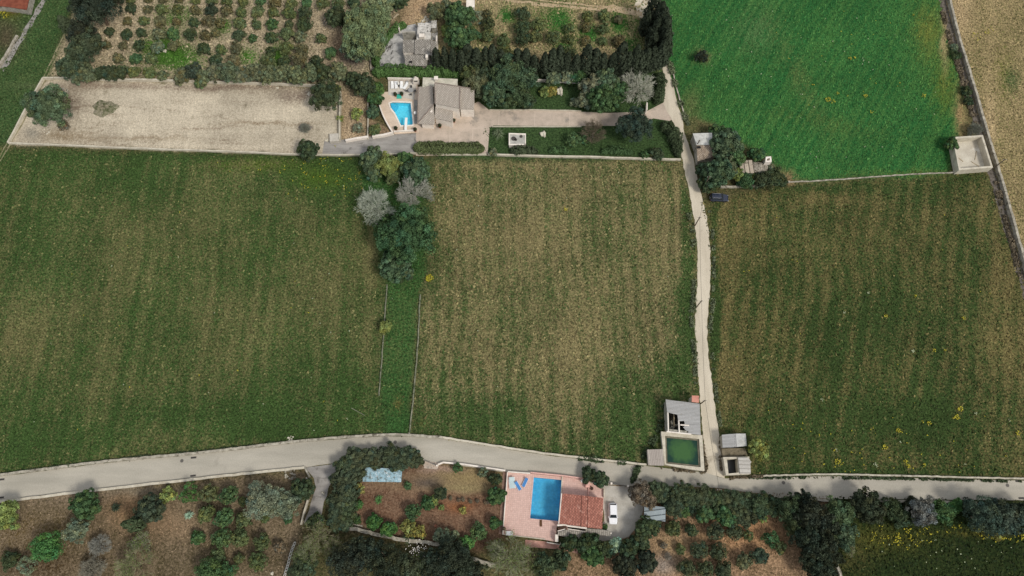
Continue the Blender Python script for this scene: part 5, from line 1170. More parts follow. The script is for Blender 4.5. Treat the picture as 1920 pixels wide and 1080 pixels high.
def bare_mesh(seed, R_, H, leaves=0, nb=9, depth=4, tw=.02, up=.35, mat=None, leaf=.1):
    """bare crown: limbs fanning out into fine twigs"""
    q = random.Random(seed); V = []; F = []; tips = []
    def seg(a, b, r0, r1):
        d = (b-a).normalized(); u = d.orthogonal().normalized(); w_ = d.cross(u); n = len(V)
        for p, rr in ((a, r0), (b, r1)):
            for k in range(3): V.append(tuple(p+(u*math.cos(k*2.094)+w_*math.sin(k*2.094))*rr))
        F.extend([(n+k, n+(k+1) % 3, n+3+(k+1) % 3, n+3+k) for k in range(3)])
    def grow(p, d, l, r0, dep):
        e = p+d*l; seg(p, e, r0, r0*.6)
        
        if dep >= depth: tips.append(e); return
        for k in range(4 if dep < 2 else 3):
            nd_ = (d+Vector((q.gauss(0, .38), q.gauss(0, .38), q.gauss(0, .28)+.04))).normalized(); t_ = q.uniform(.45, 1)
            grow(p+d*l*t_, nd_, l*q.uniform(.6, .85), max(r0*.55, tw), dep+1)
    base = Vector((0, 0, H*.25))
    for k in range(nb):
        a = k*2.39996+q.uniform(-.3, .3); el = q.uniform(.1, 1.35) if k else 1.4
        d = Vector((math.cos(a)*math.cos(el), math.sin(a)*math.cos(el), math.sin(el)*up/.35*.9)).normalized(); grow(base, d, R_*.42, .07, 0)
    me = bpy.data.meshes.new('crown'); me.from_pydata(V, [], F); me.update(); 
    set_attr(me, 'tint', np.repeat(np.random.RandomState(seed).uniform(.75, 1.2, (len(V)//6+1, 1)), 6, 0)[:len(V)]*np.ones(3)); me.materials.append(LEAF)
    lm = None
    if leaves:
        r = np.random.RandomState(seed); tp = np.array([tuple(t_) for t_ in tips]); i = r.randint(0, len(tp), leaves); pos = tp[i]+r.normal(0, .22, (leaves, 3))
        V2, T2 = leafquads(r, pos, unit(r.normal(size=(leaves, 3))+[0, 0, .8]), np.full(leaves, leaf), np.full((leaves, 3), 1.0)*r.uniform(.6, 1.3, (leaves, 1)))
        lm = quads_mesh('foliage', V2, None, T2, LEAF)
    return me, lm
def cypress_mesh(seed, H, R_):
    r = np.random.RandomState(seed); n = int(1500*H/8); t_ = r.uniform(0, 1, n)**1.25; az = r.uniform(0, 6.283, n)
    prof = R_*np.minimum(1, np.minimum((t_*6)**.6, (1-t_)**.62*1.35)); lob = 1+.16*np.sin(az*5+t_*9)+.10*np.sin(az*3-t_*20)
    rr = prof*lob*r.uniform(.72, 1.04, n); pos = np.stack([np.cos(az)*rr, np.sin(az)*rr, .3+t_*(H-.3)], 1)
    nrm = unit(np.stack([np.cos(az), np.sin(az), np.full(n, .35)], 1)+r.normal(size=(n, 3))*.4)
    V, T = leafquads(r, pos, nrm, np.full(n, .21), r.uniform(.7, 1.25, (n, 1))*np.ones(3), .55)
    return quads_mesh('crown', V, None, T, LEAF)
def rosette_mesh(seed, R_, n, w_, droop=.2, h0=.3):
    r = np.random.RandomState(seed); V = []; T = []
    for k in range(n):
        a = k*2.39996; el = r.uniform(.1, 1.3); l = R_*r.uniform(.8, 1.1); d = np.array([math.cos(a), math.sin(a), 0]); s = np.array([-math.sin(a), math.cos(a), 0])*w_
        p0 = np.array([0, 0, h0]); p1 = p0+d*l*.55*math.cos(el)+np.array([0, 0, l*.55*math.sin(el)]); p2 = p1+d*l*.5*math.cos(el)+np.array([0, 0, l*.3*math.sin(el)-droop*l])
        V += [p0-s, p0+s, p1+s, p1-s, p1-s, p1+s, p2+s*.1, p2-s*.1]; T += [[r.uniform(.7, 1.2)]*3]*8
    return quads_mesh('crown', V, None, T, LEAF)
PROTO = {}
def proto(style, size, var):
    """size = nominal radius; returns (crown mesh, leaf mesh or None, trunk mesh, nominal height of crown centre, nominal radius)"""
    key = (style, size, var)
    if key in PROTO: return PROTO[key]
    sd_ = hash((len(style)*7+ord(style[0])*13+ord(style[-1]), int(size*10), var)) % 9999; lm = None
    S = size
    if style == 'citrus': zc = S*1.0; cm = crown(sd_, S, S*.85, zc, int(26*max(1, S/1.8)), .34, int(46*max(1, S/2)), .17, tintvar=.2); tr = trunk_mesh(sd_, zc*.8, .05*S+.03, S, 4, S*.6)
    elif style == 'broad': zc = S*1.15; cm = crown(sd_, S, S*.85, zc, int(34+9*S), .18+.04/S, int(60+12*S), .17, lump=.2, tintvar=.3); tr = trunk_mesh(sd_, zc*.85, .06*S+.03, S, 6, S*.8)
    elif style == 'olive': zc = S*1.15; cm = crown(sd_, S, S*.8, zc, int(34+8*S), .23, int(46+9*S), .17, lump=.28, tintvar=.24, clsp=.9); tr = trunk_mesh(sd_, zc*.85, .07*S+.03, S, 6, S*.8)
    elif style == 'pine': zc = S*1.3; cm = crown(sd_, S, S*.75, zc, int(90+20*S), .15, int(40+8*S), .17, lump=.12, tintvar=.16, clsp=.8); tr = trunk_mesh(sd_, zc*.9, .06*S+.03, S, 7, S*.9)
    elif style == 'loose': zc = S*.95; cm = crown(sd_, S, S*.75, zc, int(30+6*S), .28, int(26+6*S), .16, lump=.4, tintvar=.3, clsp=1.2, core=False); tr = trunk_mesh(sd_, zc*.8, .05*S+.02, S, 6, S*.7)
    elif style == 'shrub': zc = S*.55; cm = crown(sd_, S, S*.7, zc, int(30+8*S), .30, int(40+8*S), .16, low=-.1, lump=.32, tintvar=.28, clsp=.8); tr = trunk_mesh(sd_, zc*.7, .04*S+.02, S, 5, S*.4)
    elif style == 'bare': zc = S*.9; cm, lm = bare_mesh(sd_, S, S*2, 0, 20, 4); tr = trunk_mesh(sd_, S*.55, .2, S*.3, 3, S*.2); tr.materials[0] = PALEBARK
    elif style == 'twiggy': zc = S*.9; cm, lm = bare_mesh(sd_, S, S*2, int(800*S/3), 11, 4, leaf=.10); tr = trunk_mesh(sd_, S*.55, .15, S*.3, 3, S*.2)
    elif style == 'rosette': zc = S*.3; cm = rosette_mesh(sd_, S, 34, .09*max(1, S)); tr = trunk_mesh(sd_, .35, .1, .1, 0)
    elif style == 'palm': zc = S*.6; cm = rosette_mesh(sd_, S, 46, .07, .35, S*.5); tr = trunk_mesh(sd_, S*.5, .14, .1, 0)
    PROTO[key] = (cm, lm, tr, zc, S); return PROTO[key]
SIZES = {'citrus': (1.2, 2.0, 3.0), 'broad': (1.6, 3.0, 5.0), 'olive': (1.6, 2.8, 4.4), 'pine': (2.5, 5.5), 'loose': (1.2, 2.2, 3.6), 'shrub': (1.0, 2.0, 3.2), 'bare': (2.2, 4.0), 'twiggy': (2.4, 4.2), 'rosette': (.8, 1.6), 'palm': (1.2, 1.8)}
COL = {'citrus': (72,82,46), 'dark': (52,64,40), 'green': (56,80,44), 'lime': (96,108,50), 'bright': (56,92,42), 'grey': (92,100,76), 'teal': (62,80,54), 'blue': (50,62,48), 'carob': (56,82,46), 'brown': (78,76,48), 'olive': (80,88,62),
       'pine': (90,100,66), 'pale': (134,134,120), 'mauve': (112,110,100), 'wood': (116,114,88), 'yellow': (112,110,48), 'black': (42,50,36), 'agave': (116,142,114), 'rust': (92,82,64), 'ivy': (64,92,42), 'shade': (56,66,44)}  # last entry is a dull dark green leaf colour
NAMES = {'citrus': ('orchard_tree', 'tree'), 'broad': ('leafy_tree', 'tree'), 'olive': ('olive_tree', 'tree'), 'pine': ('pine_tree', 'tree'), 'loose': ('loose_shrub', 'shrub'), 'shrub': ('shrub', 'shrub'), 'bare': ('bare_tree', 'tree'), 'twiggy': ('twiggy_tree', 'tree'), 'rosette': ('agave_plant', 'plant'), 'palm': ('palm_plant', 'palm')}
FK = 2.1
COLK = {}
def LC(c):
    a = lin(c); l = a.dot([.3, .55, .15]); return a*.84+l*.16
nveg = [0]
def plant(style, px, py, r, col, label, group=None, zk=1.0, squash=None, name=None, cat=None):
    nveg[0] += 1
    rm = max(.35, r*mpp(px, py)*(.86 if style == 'citrus' else 1)); sz = min(SIZES[style], key=lambda s: abs(math.log(s/rm)))
    cm, lm, tr, zc, S = proto(style, sz, nveg[0] % (2 if sz > 2.9 else 3))
    k = rm/S; zs = k*zk*rnd(.92, 1.08); c = G(px, py, zc*zs)
    nm, ct_ = NAMES[style]; nm = name or nm; ct_ = cat or ct_
    t = thing(nm, label, ct_, (c.x, c.y, 0), rnd(0, 6.28), group); sx, sy = squash or (rnd(.93, 1.07), rnd(.93, 1.07))
    if squash: t.rotation_euler[2] = 0
    t.scale = (k*sx, k*sy, zs)
    base = COL[col] if isinstance(col, str) else col
    f = rnd(.88, 1.12)*(COLK.get(style, 1.0)); cc = LC(base)*f*FK*np.array([rnd(.92, 1.08), 1, rnd(.92, 1.08)])
    co = bpy.data.objects.new('crown', cm); C.objects.link(co); co.parent = t; co.color = (*cc, 1)
    if lm:
        lo = bpy.data.objects.new('foliage', lm); C.objects.link(lo); lo.parent = t; lo.color = (*lin(COL['green'])*1.3, 1) if col != 'wood' else (*lin((100,118,62))*1.2, 1)
    to = bpy.data.objects.new('trunk', tr); C.objects.link(to); to.parent = t
    return t
ORD = ['leftmost', 'second', 'third', 'fourth', 'fifth', 'sixth', 'seventh', 'eighth', 'ninth', 'tenth', 'eleventh', 'twelfth', 'thirteenth', 'fourteenth', 'fifteenth', 'sixteenth', 'seventeenth', 'eighteenth']
DESC = {'citrus': 'olive green', 'dark': 'dark green', 'green': 'green', 'lime': 'lime green', 'bright': 'bright green', 'grey': 'grey green', 'teal': 'blue green', 'blue': 'dark bluish', 'carob': 'deep green', 'brown': 'brownish', 'olive': 'dull green', 'rust': 'rusty', 'black': 'very dark', 'yellow': 'yellow', 'pale': 'pale grey', 'mauve': 'mauve grey', 'wood': 'twiggy green', 'shade': 'muted green', 'ivy': 'bright ivy green', 'pine': 'light green'}
def row(style, noun, place, group, items, sort=True, **k):
    items = sorted(items) if sort else items; n = len(items)
    for i, it in enumerate(items):
        px, py, r, c = it[:4]; o_ = ORD[i] if i == 0 else ('rightmost' if i == n-1 else ORD[i]+' from left')
        st_ = it[4] if len(it) > 4 else style
        if noun in ('thicket bush', 'hedge bush', 'hedge tree'): st_ = R.choice(['broad', 'olive', 'olive', 'shrub' if noun == 'thicket bush' else 'broad']); r *= rnd(.85, 1.15); py += rnd(-2, 2)
        plant(st_, px, py, r, c, f"{DESC[c]} {noun}, {o_} {place}", group, name={'thicket bush': 'thicket_bush', 'hedge bush': 'hedge_bush', 'hedge tree': 'hedge_tree'}.get(noun), cat='bush' if 'bush' in noun else None, **k)
ct_, dk_, br_ = 'citrus', 'dark', 'brown'
g = 'orchard trees in the upper left orchard'
OR = [
 [(216,-4,9,br_),(245,1,9,ct_),(278,0,8,br_),(305,0,8,br_),(336,-1,8,br_),(367,2,9,ct_),(397,3,10,ct_),(427,2,11,ct_),(457,3,11,ct_),(490,2,10,'green'),(515,5,12,br_),(547,8,11,ct_),(575,7,11,'green'),(606,7,14,ct_),(635,8,14,ct_),(664,4,12,dk_)],
 [(247,16,11,dk_),(278,18,9,br_),(303,18,11,ct_),(334,18,11,ct_),(367,20,10,br_),(397,20,13,'black'),(425,21,11,br_),(453,23,11,ct_),(484,22,12,ct_),(513,24,11,ct_),(543,26,12,ct_),(572,26,15,dk_)],
 [(240,40,9,br_),(270,39,10,ct_),(301,40,12,br_),(331,41,9,br_),(364,42,10,dk_),(393,40,12,br_),(414,44,9,br_),(449,45,13,ct_),(482,47,10,ct_),(510,46,12,'green'),(543,46,9,dk_),(571,48,16,dk_)],
 [(206,60,10,dk_),(237,65,11,dk_),(265,62,10,dk_),(298,65,12,'olive'),(325,63,12,'green'),(357,65,14,dk_),(386,67,11,br_),(405,62,9,br_),(448,67,12,dk_),(474,72,9,'green'),(509,70,12,dk_),(538,64,13,ct_),(563,69,12,'olive')],
 [(200,84,9,br_),(231,86,9,br_),(261,86,11,dk_),(295,89,12,'olive'),(325,87,11,br_),(383,92,13,dk_),(415,93,11,ct_),(443,91,12,br_),(509,97,10,dk_),(537,92,14,ct_),(566,95,14,br_),(602,73,11,ct_)],
 [(222,109,11,br_),(256,110,11,'green'),(284,111,12,ct_),(404,113,12,dk_),(438,113,12,br_),(503,113,15,ct_),(532,115,11,dk_),(562,114,17,br_),(594,115,12,dk_)],
 [(253,135,11,ct_),(282,137,12,ct_),(305,142,11,'olive')]]
PL = ['top','second','third','fourth','fifth','sixth','seventh']
for i, it in enumerate(OR): row('citrus', 'round orchard bush', f"in {PL[i]} row, upper left orchard", g, it)
row('olive', 'hedge tree', 'of the row along the top yard wall', 'trees lining the yard wall',
    [(150,140,15,'olive'),(168,141,14,'olive'),(190,137,15,'dark'),(210,138,15,'dark'),(228,137,12,'dark'),(342,142,13,'brown'),(382,143,16,'olive'),(405,137,17,'olive'),(430,136,18,'olive'),(455,140,18,'olive'),(480,137,18,'olive'),(505,141,18,'olive'),(530,138,18,'olive'),(556,142,18,'olive'),(582,138,18,'olive'),(607,136,17,'dark'),(634,137,18,'olive')])
plant('olive', 363,135,16,'blue','dark blue green conifer like tree standing over the yard wall'); plant('citrus', 375,156,11,'citrus','bush overhanging the middle of the top yard wall')
plant('broad', 611,180,30,'dark','big dense dark tree at the upper right corner of the dirt yard',zk=.95); plant('shrub', 624,166,10,'lime','lime green patch of bush against the big yard corner tree')
plant('broad', 90,200,40,'teal','round dark blue green tree at the left end of the dirt yard')
plant('shrub', 112,178,14,'mauve','grey brush beside the round dark tree in the dirt yard')
for a in ((176,14,40,'black','large nearly black tree mass at the top of the upper left orchard'),(215,-8,20,'black','dark tree at the top edge beside the first orchard row'),(150,62,22,'black','dark tree behind the leaning cypress at the diagonal track'),(168,82,24,'shade','dusky olive tree left of the upper orchard rows'),(147,100,24,'shade','dusky olive tree leaning over the diagonal track'),(130,128,22,'shade','dusky feathery tree at the top left corner of the dirt yard'),(150,120,18,'shade','dusky tree just above the left yard corner')):
    plant('olive', *a, name='olive_tree')
plant('broad', 632,34,20,'dark','dark round tree beside the grey brush pile in the upper orchard'); plant('citrus', 620,99,12,'green','lone round bush inside the curved dirt track of the upper orchard')
plant('citrus', 652,40,12,'dark','small dark tree between the brush pile tree and the big pine')
plant('pine', 686,58,50,'pine','huge light green pine with a rounded crown beside the farmhouse', zk=.75, squash=(.86,1.18)); plant('pine', 712,8,26,'pine','light green pine behind the huge one at the top edge', zk=.8)
plant('broad', 748,4,18,'dark','dark tree at the top edge beside the sandy track'); plant('pine', 668,92,26,'olive','lower left lobe of dull green pine beside the yard track', zk=.8)
# around the farmhouse
for a in (('olive',818,22,18,'olive','dull green olive tree at the top of the farmhouse path'),('olive',838,14,14,'olive','small dull olive tree left of the white hut'),('broad',862,32,27,'green','large green tree right of the old farmhouse'),('citrus',838,56,12,'lime','lime green bush against the right side of the farmhouse'),
          ('broad',860,72,24,'carob','deep green round tree just right of the farmhouse roof'),('broad',885,64,14,'green','small green tree right of the deep green farmhouse tree'),('loose',893,32,12,'grey','pale loose shrub below the white hut')): plant(*a)
row('citrus', 'round garden tree', 'in the column right of the farmhouse', 'orchard trees behind the cypress row', [(913,27,10,'brown'),(916,46,14,'dark'),(914,66,13,'citrus')])
g2 = 'orchard trees behind the cypress row'
for a in ((980,27,16,'dark','dark green round orchard tree at the top of the tight cluster above the cypresses'),(979,52,16,'dark','dark green round orchard tree in the middle left of the tight cluster'),(1010,47,15,'citrus','olive green round orchard tree at the right of the tight cluster'),(980,74,16,'dark','dark green round orchard tree at the bottom of the tight cluster'),(1004,70,13,'citrus','small olive orchard tree at the lower right of the tight cluster'),
          (944,78,13,'citrus','round orchard tree just above the left cypresses'),(946,97,15,'citrus','round orchard tree between the left cypress tips'),(1037,70,14,'citrus','single olive green orchard tree right of the tight cluster'),(1069,98,14,'citrus','bushy orchard tree rising among the middle cypresses')):
    plant('citrus', *a, g2)
row('citrus', 'small orchard bush', 'in the top row beneath the dirt road', g2, [(1101,32,11,'citrus'),(1133,29,13,'citrus'),(1159,37,9,'brown')])
row('citrus', 'small orchard bush', 'in the middle row beside the tall cypresses', g2, [(1067,54,10,'citrus'),(1098,52,10,'brown'),(1132,55,11,'citrus')])
row('citrus', 'small orchard bush', 'in the lowest row above the cypress tips', g2, [(1068,74,10,'citrus'),(1098,77,10,'brown'),(1130,78,9,'citrus'),(1160,78,12,'brown')])
# cypresses
CY = {}
def cypress(bx, by, ty, rad, label, group, tx=None, col='black'):
    b = G(bx, by); H = next((h for h in np.arange(2, 26, .25) if P(b.x, b.y, h)[1] <= ty), 20); nveg[0] += 1; v = nveg[0] % 3
    if v not in CY: CY[v] = (cypress_mesh(40+v, 8, 1.0), trunk_mesh(50+v, 2, .14, .3, 0))
    t = thing('cypress_tree', label, 'tree', b, rnd(0, 6), group); s = rad; t.scale = (s, s, H/8)
    co = bpy.data.objects.new('crown', CY[v][0]); C.objects.link(co); co.parent = t; co.color = (*LC(COL[col])*FK*rnd(.9, 1.15), 1)
    to = bpy.data.objects.new('trunk', CY[v][1]); C.objects.link(to); to.parent = t; return t
gc = 'cypresses in the long row behind the villa garden'
CR = [(822,128,90,1.3),(838,132,88,1.2),(853,136,92,1.3),(868,138,96,1.6),(880,128,84,2.0),(896,134,92,1.8),(912,130,88,1.5),(925,132,84,1.7),(940,134,94,1.6),(955,134,100,1.5),(970,134,92,1.7),(985,136,92,1.8),(1000,140,104,1.5),(1020,142,98,1.4),(1034,140,92,1.8),(1046,138,86,1.7),(1060,140,100,1.5),(1078,142,104,1.6),(1096,138,84,2.0),(1112,138,92,1.9),(1126,140,100,1.6),(1144,140,100,1.6),(1158,138,80,2.1),(1172,140,98,1.5),(1184,138,84,1.5),(1194,136,96,1.6),(1206,134,92,1.6),(1216,132,88,1.7)]
for i, (bx, by, ty, rd_) in enumerate(CR):
    n = len(CR); w_ = ORD[i]+' from left' if 0 < i < 14 else (ORD[n-1-i]+' from right' if 14 <= i < n-1 else ('leftmost' if i == 0 else 'rightmost'))
    cypress(bx, by, ty, rd_, f"dark pointed cypress, {w_} in the row behind the villa garden", gc)
CR2 = [(1218,44,-14,2.0),(1228,62,4,2.1),(1232,76,14,2.0),(1236,92,30,2.0),(1238,106,52,1.9),(1238,118,70,1.8),(1232,128,76,1.7),(1222,88,34,1.8),(1216,108,60,1.6),(1206,66,20,1.6)]
for i, (bx, by, ty, rd_) in enumerate(CR2): cypress(bx, by, ty, rd_, f"tall dark cypress by the lane bend, {ORD[i] if i else 'topmost'} counted downwards", 'tall cypresses by the lane bend')
cypress(134,58,30,1.6,'leaning looking dark cypress beside the diagonal track in the upper left','cypresses of the upper left corner',col='shade'); cypress(150,75,48,1.4,'second dark cypress between the diagonal track and the orchard','cypresses of the upper left corner',col='shade')
t = cypress(268,984,981,1.6,'single narrow dark cypress in the lower left orchard',None,col='dark'); t.scale = (1.35,1.35,1.1)
# trees over the long driveway
for a in (('olive',893,160,24,'olive','dull green tree at the right edge of the villa roof'),('olive',905,140,22,'dark','dark tree behind the right end of the villa'),('olive',884,142,20,'citrus','olive green tree above the right villa roof'),('olive',950,140,32,'teal','large blue green feathery tree left of the upper lawn'),('olive',985,150,24,'teal','blue green feathery tree touching the upper lawn'),('olive',928,176,25,'teal','blue green tree leaning over the forecourt'),
          ('olive',970,178,26,'dark','dark green tree on the left edge of the upper lawn'),('olive',990,190,14,'dark','small dark tree at the lower left of the upper lawn'),('olive',1037,146,14,'grey','left grey green tree behind the yellow bush'),('olive',1064,144,14,'grey','middle grey green tree behind the yellow bush'),('olive',1085,143,15,'green','green tree right of the grey trees on the upper lawn'),
          ('broad',1110,165,24,'grey','grey green billowy tree at the left of the big lawn cluster'),('broad',1135,155,26,'teal','blue green billowy tree at the top of the big lawn cluster'),('broad',1130,188,28,'carob','deep green round tree at the bottom of the big lawn cluster'),('olive',1098,188,18,'grey','pale grey green tree hanging over the driveway edge'),('olive',1078,192,9,'grey','small grey shrub at the right end of the upper lawn'),('broad',1158,172,22,'carob','deep green tree beside the white bare tree'),
          ('bare',1195,162,36,'pale','large whitish bare tree beside the lane hedge'),('shrub',1022,173,10,'lime','lime green left half of the bush on the upper lawn'),('shrub',1033,172,10,'yellow','yellow green right half of the bush on the upper lawn'),
          ('broad',1190,236,33,'blue','large round dark bluish tree standing over the driveway'),('bare',1114,246,27,'rust','reddish bare tree beside the driveway'),('citrus',1075,262,15,'green','round green bush left of the reddish bare tree'),('palm',934,250,14,'olive','thin palm on the lawn corner beside the forecourt'),('loose',1098,260,9,'green','small green plant under the reddish bare tree')): plant(*a)
def hedge(pts, wpx, h, col, label, name='hedge', dens=34, leaf=.17, loose=.25, seed=1, cat='hedge', tv=.35):
    patchy = name in ('weeds', 'brambles')
    """leafy strip along surveyed points; width in survey units"""
    r = np.random.RandomState(seed); ln_ = smoothline(pts, 4); W = GL(ln_); wm = wpx*mpp(*pts[0]); P_ = []; N_ = []
    L_ = sum((W[i+1]-W[i]).length for i in range(len(W)-1)); n = int(L_*(wm+2*h)*dens); cum = np.cumsum([0]+[(W[i+1]-W[i]).length for i in range(len(W)-1)])
    s = r.uniform(0, L_, n); i = np.clip(np.searchsorted(cum, s)-1, 0, len(W)-2); A = np.array([tuple(p) for p in W]); D = unit(A[i+1]-A[i]); t_ = ((s-cum[i])/(cum[i+1]-cum[i]))[:, None]
    c = A[i]*(1-t_)+A[i+1]*t_; side = np.stack([-D[:, 1], D[:, 0], np.zeros(n)], 1); th = r.uniform(-.15, math.pi+.15, n); ex = .6
    ex_ = np.abs(np.minimum(s, L_-s)); endk = np.sqrt(np.clip(ex_/(wm*.5), 0, 1))
    u = np.sign(np.cos(th))*np.abs(np.cos(th))**ex*wm/2*np.maximum(endk, .3); z = np.abs(np.sin(th))**ex*h*(.5+.5*endk)
    lob = 1+loose*(vn1(s, 1.3, seed)*1.4-.7)+loose*(vn1(s*1.7+u, .6, seed+1)-.5); q = r.uniform(.8, 1.0, n)*lob
    pos = c+side*(u*q)[:, None]+np.array([0, 0, 1])*(z*q+.05)[:, None]; nrm = unit(side*u[:, None]/wm*2+np.array([0, 0, 1])*(z/h)[:, None]+r.normal(size=(n, 3))*.6)
    tint = ((1-tv/2+tv*vn1(s+u*.7, .8, seed+5))*r.uniform(.75, 1.25, n))[:, None]*np.ones(3)
    V, T = leafquads(r, pos, nrm, np.full(n, leaf), tint)
    if patchy:
        kp = (vn1(s, 1.6, seed+9)+.5*vn1(s, .5, seed+11)) > .68; pos, nrm, tint = pos[kp], nrm[kp], tint[kp]*1.15; c, side, u, z = c[kp], side[kp], u[kp], z[kp]; n = len(pos)
        V, T = leafquads(r, pos, nrm, np.full(n, leaf), tint)
    m = int(n*.35); V2, T2 = leafquads(r, (c+side*(u*.6)[:, None]+np.array([0, 0, 1])*(z*.65)[:, None])[:m], nrm[:m], np.full(m, leaf*2), np.full((m, 3), .75), .9)  # inner hedge leaves carry the shade between leaves in a darker tint
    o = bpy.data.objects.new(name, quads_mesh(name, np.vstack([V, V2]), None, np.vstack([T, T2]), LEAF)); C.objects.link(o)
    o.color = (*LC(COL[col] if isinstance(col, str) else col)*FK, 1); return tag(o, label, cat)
def vn1(s, sc, seed):
    T = np.random.RandomState(seed).rand(4096); x = np.abs(s)/sc; i = np.floor(x).astype(int); f = x-i; f = f*f*(3-2*f); return T[i % 4096]*(1-f)+T[(i+1) % 4096]*f
hedge([(776,280),(840,281),(908,281)], 25, 2.0, 'citrus', 'long clipped green hedge below the villa forecourt', loose=.16, seed=3)
hedge([(705,128),(707,108),(716,90),(728,72),(745,56),(762,50)], 13, 1.8, 'ivy', 'bright green climbing hedge curving round the farmhouse yard', seed=4, loose=.5)
hedge([(700,140),(730,138),(770,139),(810,141),(845,141),(868,150)], 20, 2.6, 'ivy', 'bright green hedge between the farmhouse and the villa', seed=5, loose=.35)
hedge([(1236,142),(1238,160),(1236,178),(1229,197)], 20, 2.2, 'dark', 'dark hedge between the whitish bare tree and the lane', seed=6, loose=.35)
hedge([(1240,234),(1256,248),(1267,270),(1270,296)], 22, 2.4, 'dark', 'dark hedge curving along the lane at the lawn corner', seed=7, loose=.4)
hedge([(958,287),(985,284),(1008,287)], 17, 1.7, 'shade', 'loose hedge below the white concrete tank', seed=8, loose=.5)
hedge([(1030,286),(1050,282),(1065,287)], 13, 1.4, 'green', 'low bush row at the middle of the lower lawn edge', seed=9, loose=.5)
hedge([(1128,287),(1150,284),(1185,288)], 13, 1.4, 'green', 'low bush row at the right part of the lower lawn edge', seed=10, loose=.6)
plant('shrub',1232,290,12,'dark','dark bush left of the curved lane hedge'); plant('loose',1210,291,7,'green','tiny bush between the lawn edge wall and the dark corner bush')
plant('loose',925,286,7,'olive','sparse bush right of the clipped hedge')
for a in (('broad',684,160,22,'dark','dark green tree left of the bright green hedge'),('broad',663,150,16,'dark','dark tree above the small tan garden'),('broad',703,186,13,'green','green tree leaning at the corner of the pool terrace'),('shrub',707,170,14,'ivy','bright climbing plant beside the sun terrace'),('broad',700,209,12,'teal','blue green bush left of the pool balustrade'),('loose',669,214,10,'lime','small lime shrub in the tan garden'),('citrus',702,243,12,'citrus','olive bush at the foot of the pool balustrade'),('loose',672,241,9,'grey','dry grey tuft in the tan garden'),('loose',638,222,6,'lime','tiny lime shrub on the right yard wall'),('bare',571,240,12,'mauve','low dead bush near the right end of the dirt yard'),
          ('broad',578,281,19,'dark','round dark tree at the lower right corner of the dirt yard'),('loose',120,236,9,'rust','patch of dead branches on the left of the dirt yard'),
          ('broad',699,297,22,'teal','round blue green tree below the grey ramp'),('broad',698,322,16,'teal','smaller blue green tree under the round one at the ramp'),('olive',728,312,22,'lime','lime green tree in the clump between the fields'),('olive',737,332,14,'citrus','olive green tree low in the lime clump'),('broad',758,300,16,'carob','deep green tree between the lime tree and the clipped hedge'),('broad',780,324,26,'teal','blue green tree behind the right bare tree'),
          ('bare',704,386,38,'pale','left one of two grey bare trees between the fields'),('bare',775,360,36,'pale','right one of two grey bare trees between the fields'),('broad',762,442,50,'carob','largest deep green tree at the centre between the fields'),('broad',722,424,22,'carob','deep green side tree between the left bare tree and the largest tree'),('broad',785,405,18,'green','green tree under the right bare tree'),('broad',738,500,27,'teal','blue green tree at the bottom of the central clump'),('broad',760,508,16,'teal','small dark tree at the lower end of the central clump'),
          ('citrus',723,612,13,'lime','lone lime bush growing on the left irrigation wall'),('broad',1422,843,19,(106,118,54),'lime green round bush beside the two small crossroads sheds'),('broad',1316,106,11,'black','solitary dark bush in the bright crop field')): plant(*a)
for a in (('broad',1346,250,17,'carob','upper olive tree behind the stone shed'),('broad',1360,272,28,'teal','large grey green tree touching the stone shed roof'),('broad',1378,292,20,'carob','deep green tree between the stone shed and plank roof'),('broad',1345,325,27,'teal','large grey green tree above the black car'),('broad',1320,322,16,'dark','dark tree between the lane and the large grey green tree'),('broad',1322,346,15,'dark','dark shrub at the foot of the olive tree pole'),('olive',1362,312,20,'olive','dull yellowish tree below the stone shed'),('olive',1380,326,13,'lime','lime green shrub left of the plank roof'),('shrub',1395,338,16,'green','green shrub below the plank roof'),('shrub',1411,336,9,'lime','small lime shrub under the collapsed roof'),
          ('broad',1419,290,15,'carob','deep green shrub above the ruined shed'),('shrub',1430,338,17,'dark','dark bush row under the collapsed shed'),('shrub',1450,335,18,'dark','dark bush right of the collapsed shed'),('shrub',1465,340,10,'dark','smallest dark bush at the end of the shed ruins'),('shrub',1443,313,8,'grey','pale bush at the foot of the small white tower')): plant(*a)
row('shrub', 'small wall bush', 'beside the long stone wall', 'bushes beside the long stone wall', [(1789,90,7,'grey'),(1792,104,8,'dark'),(1811,172,9,'dark'),(1815,190,8,'dark')])
plant('bare',1829,242,15,'mauve','grey leafless brush above the empty walled tank'); plant('broad',1784,271,12,'carob','deep green bush at the left of the empty walled tank')
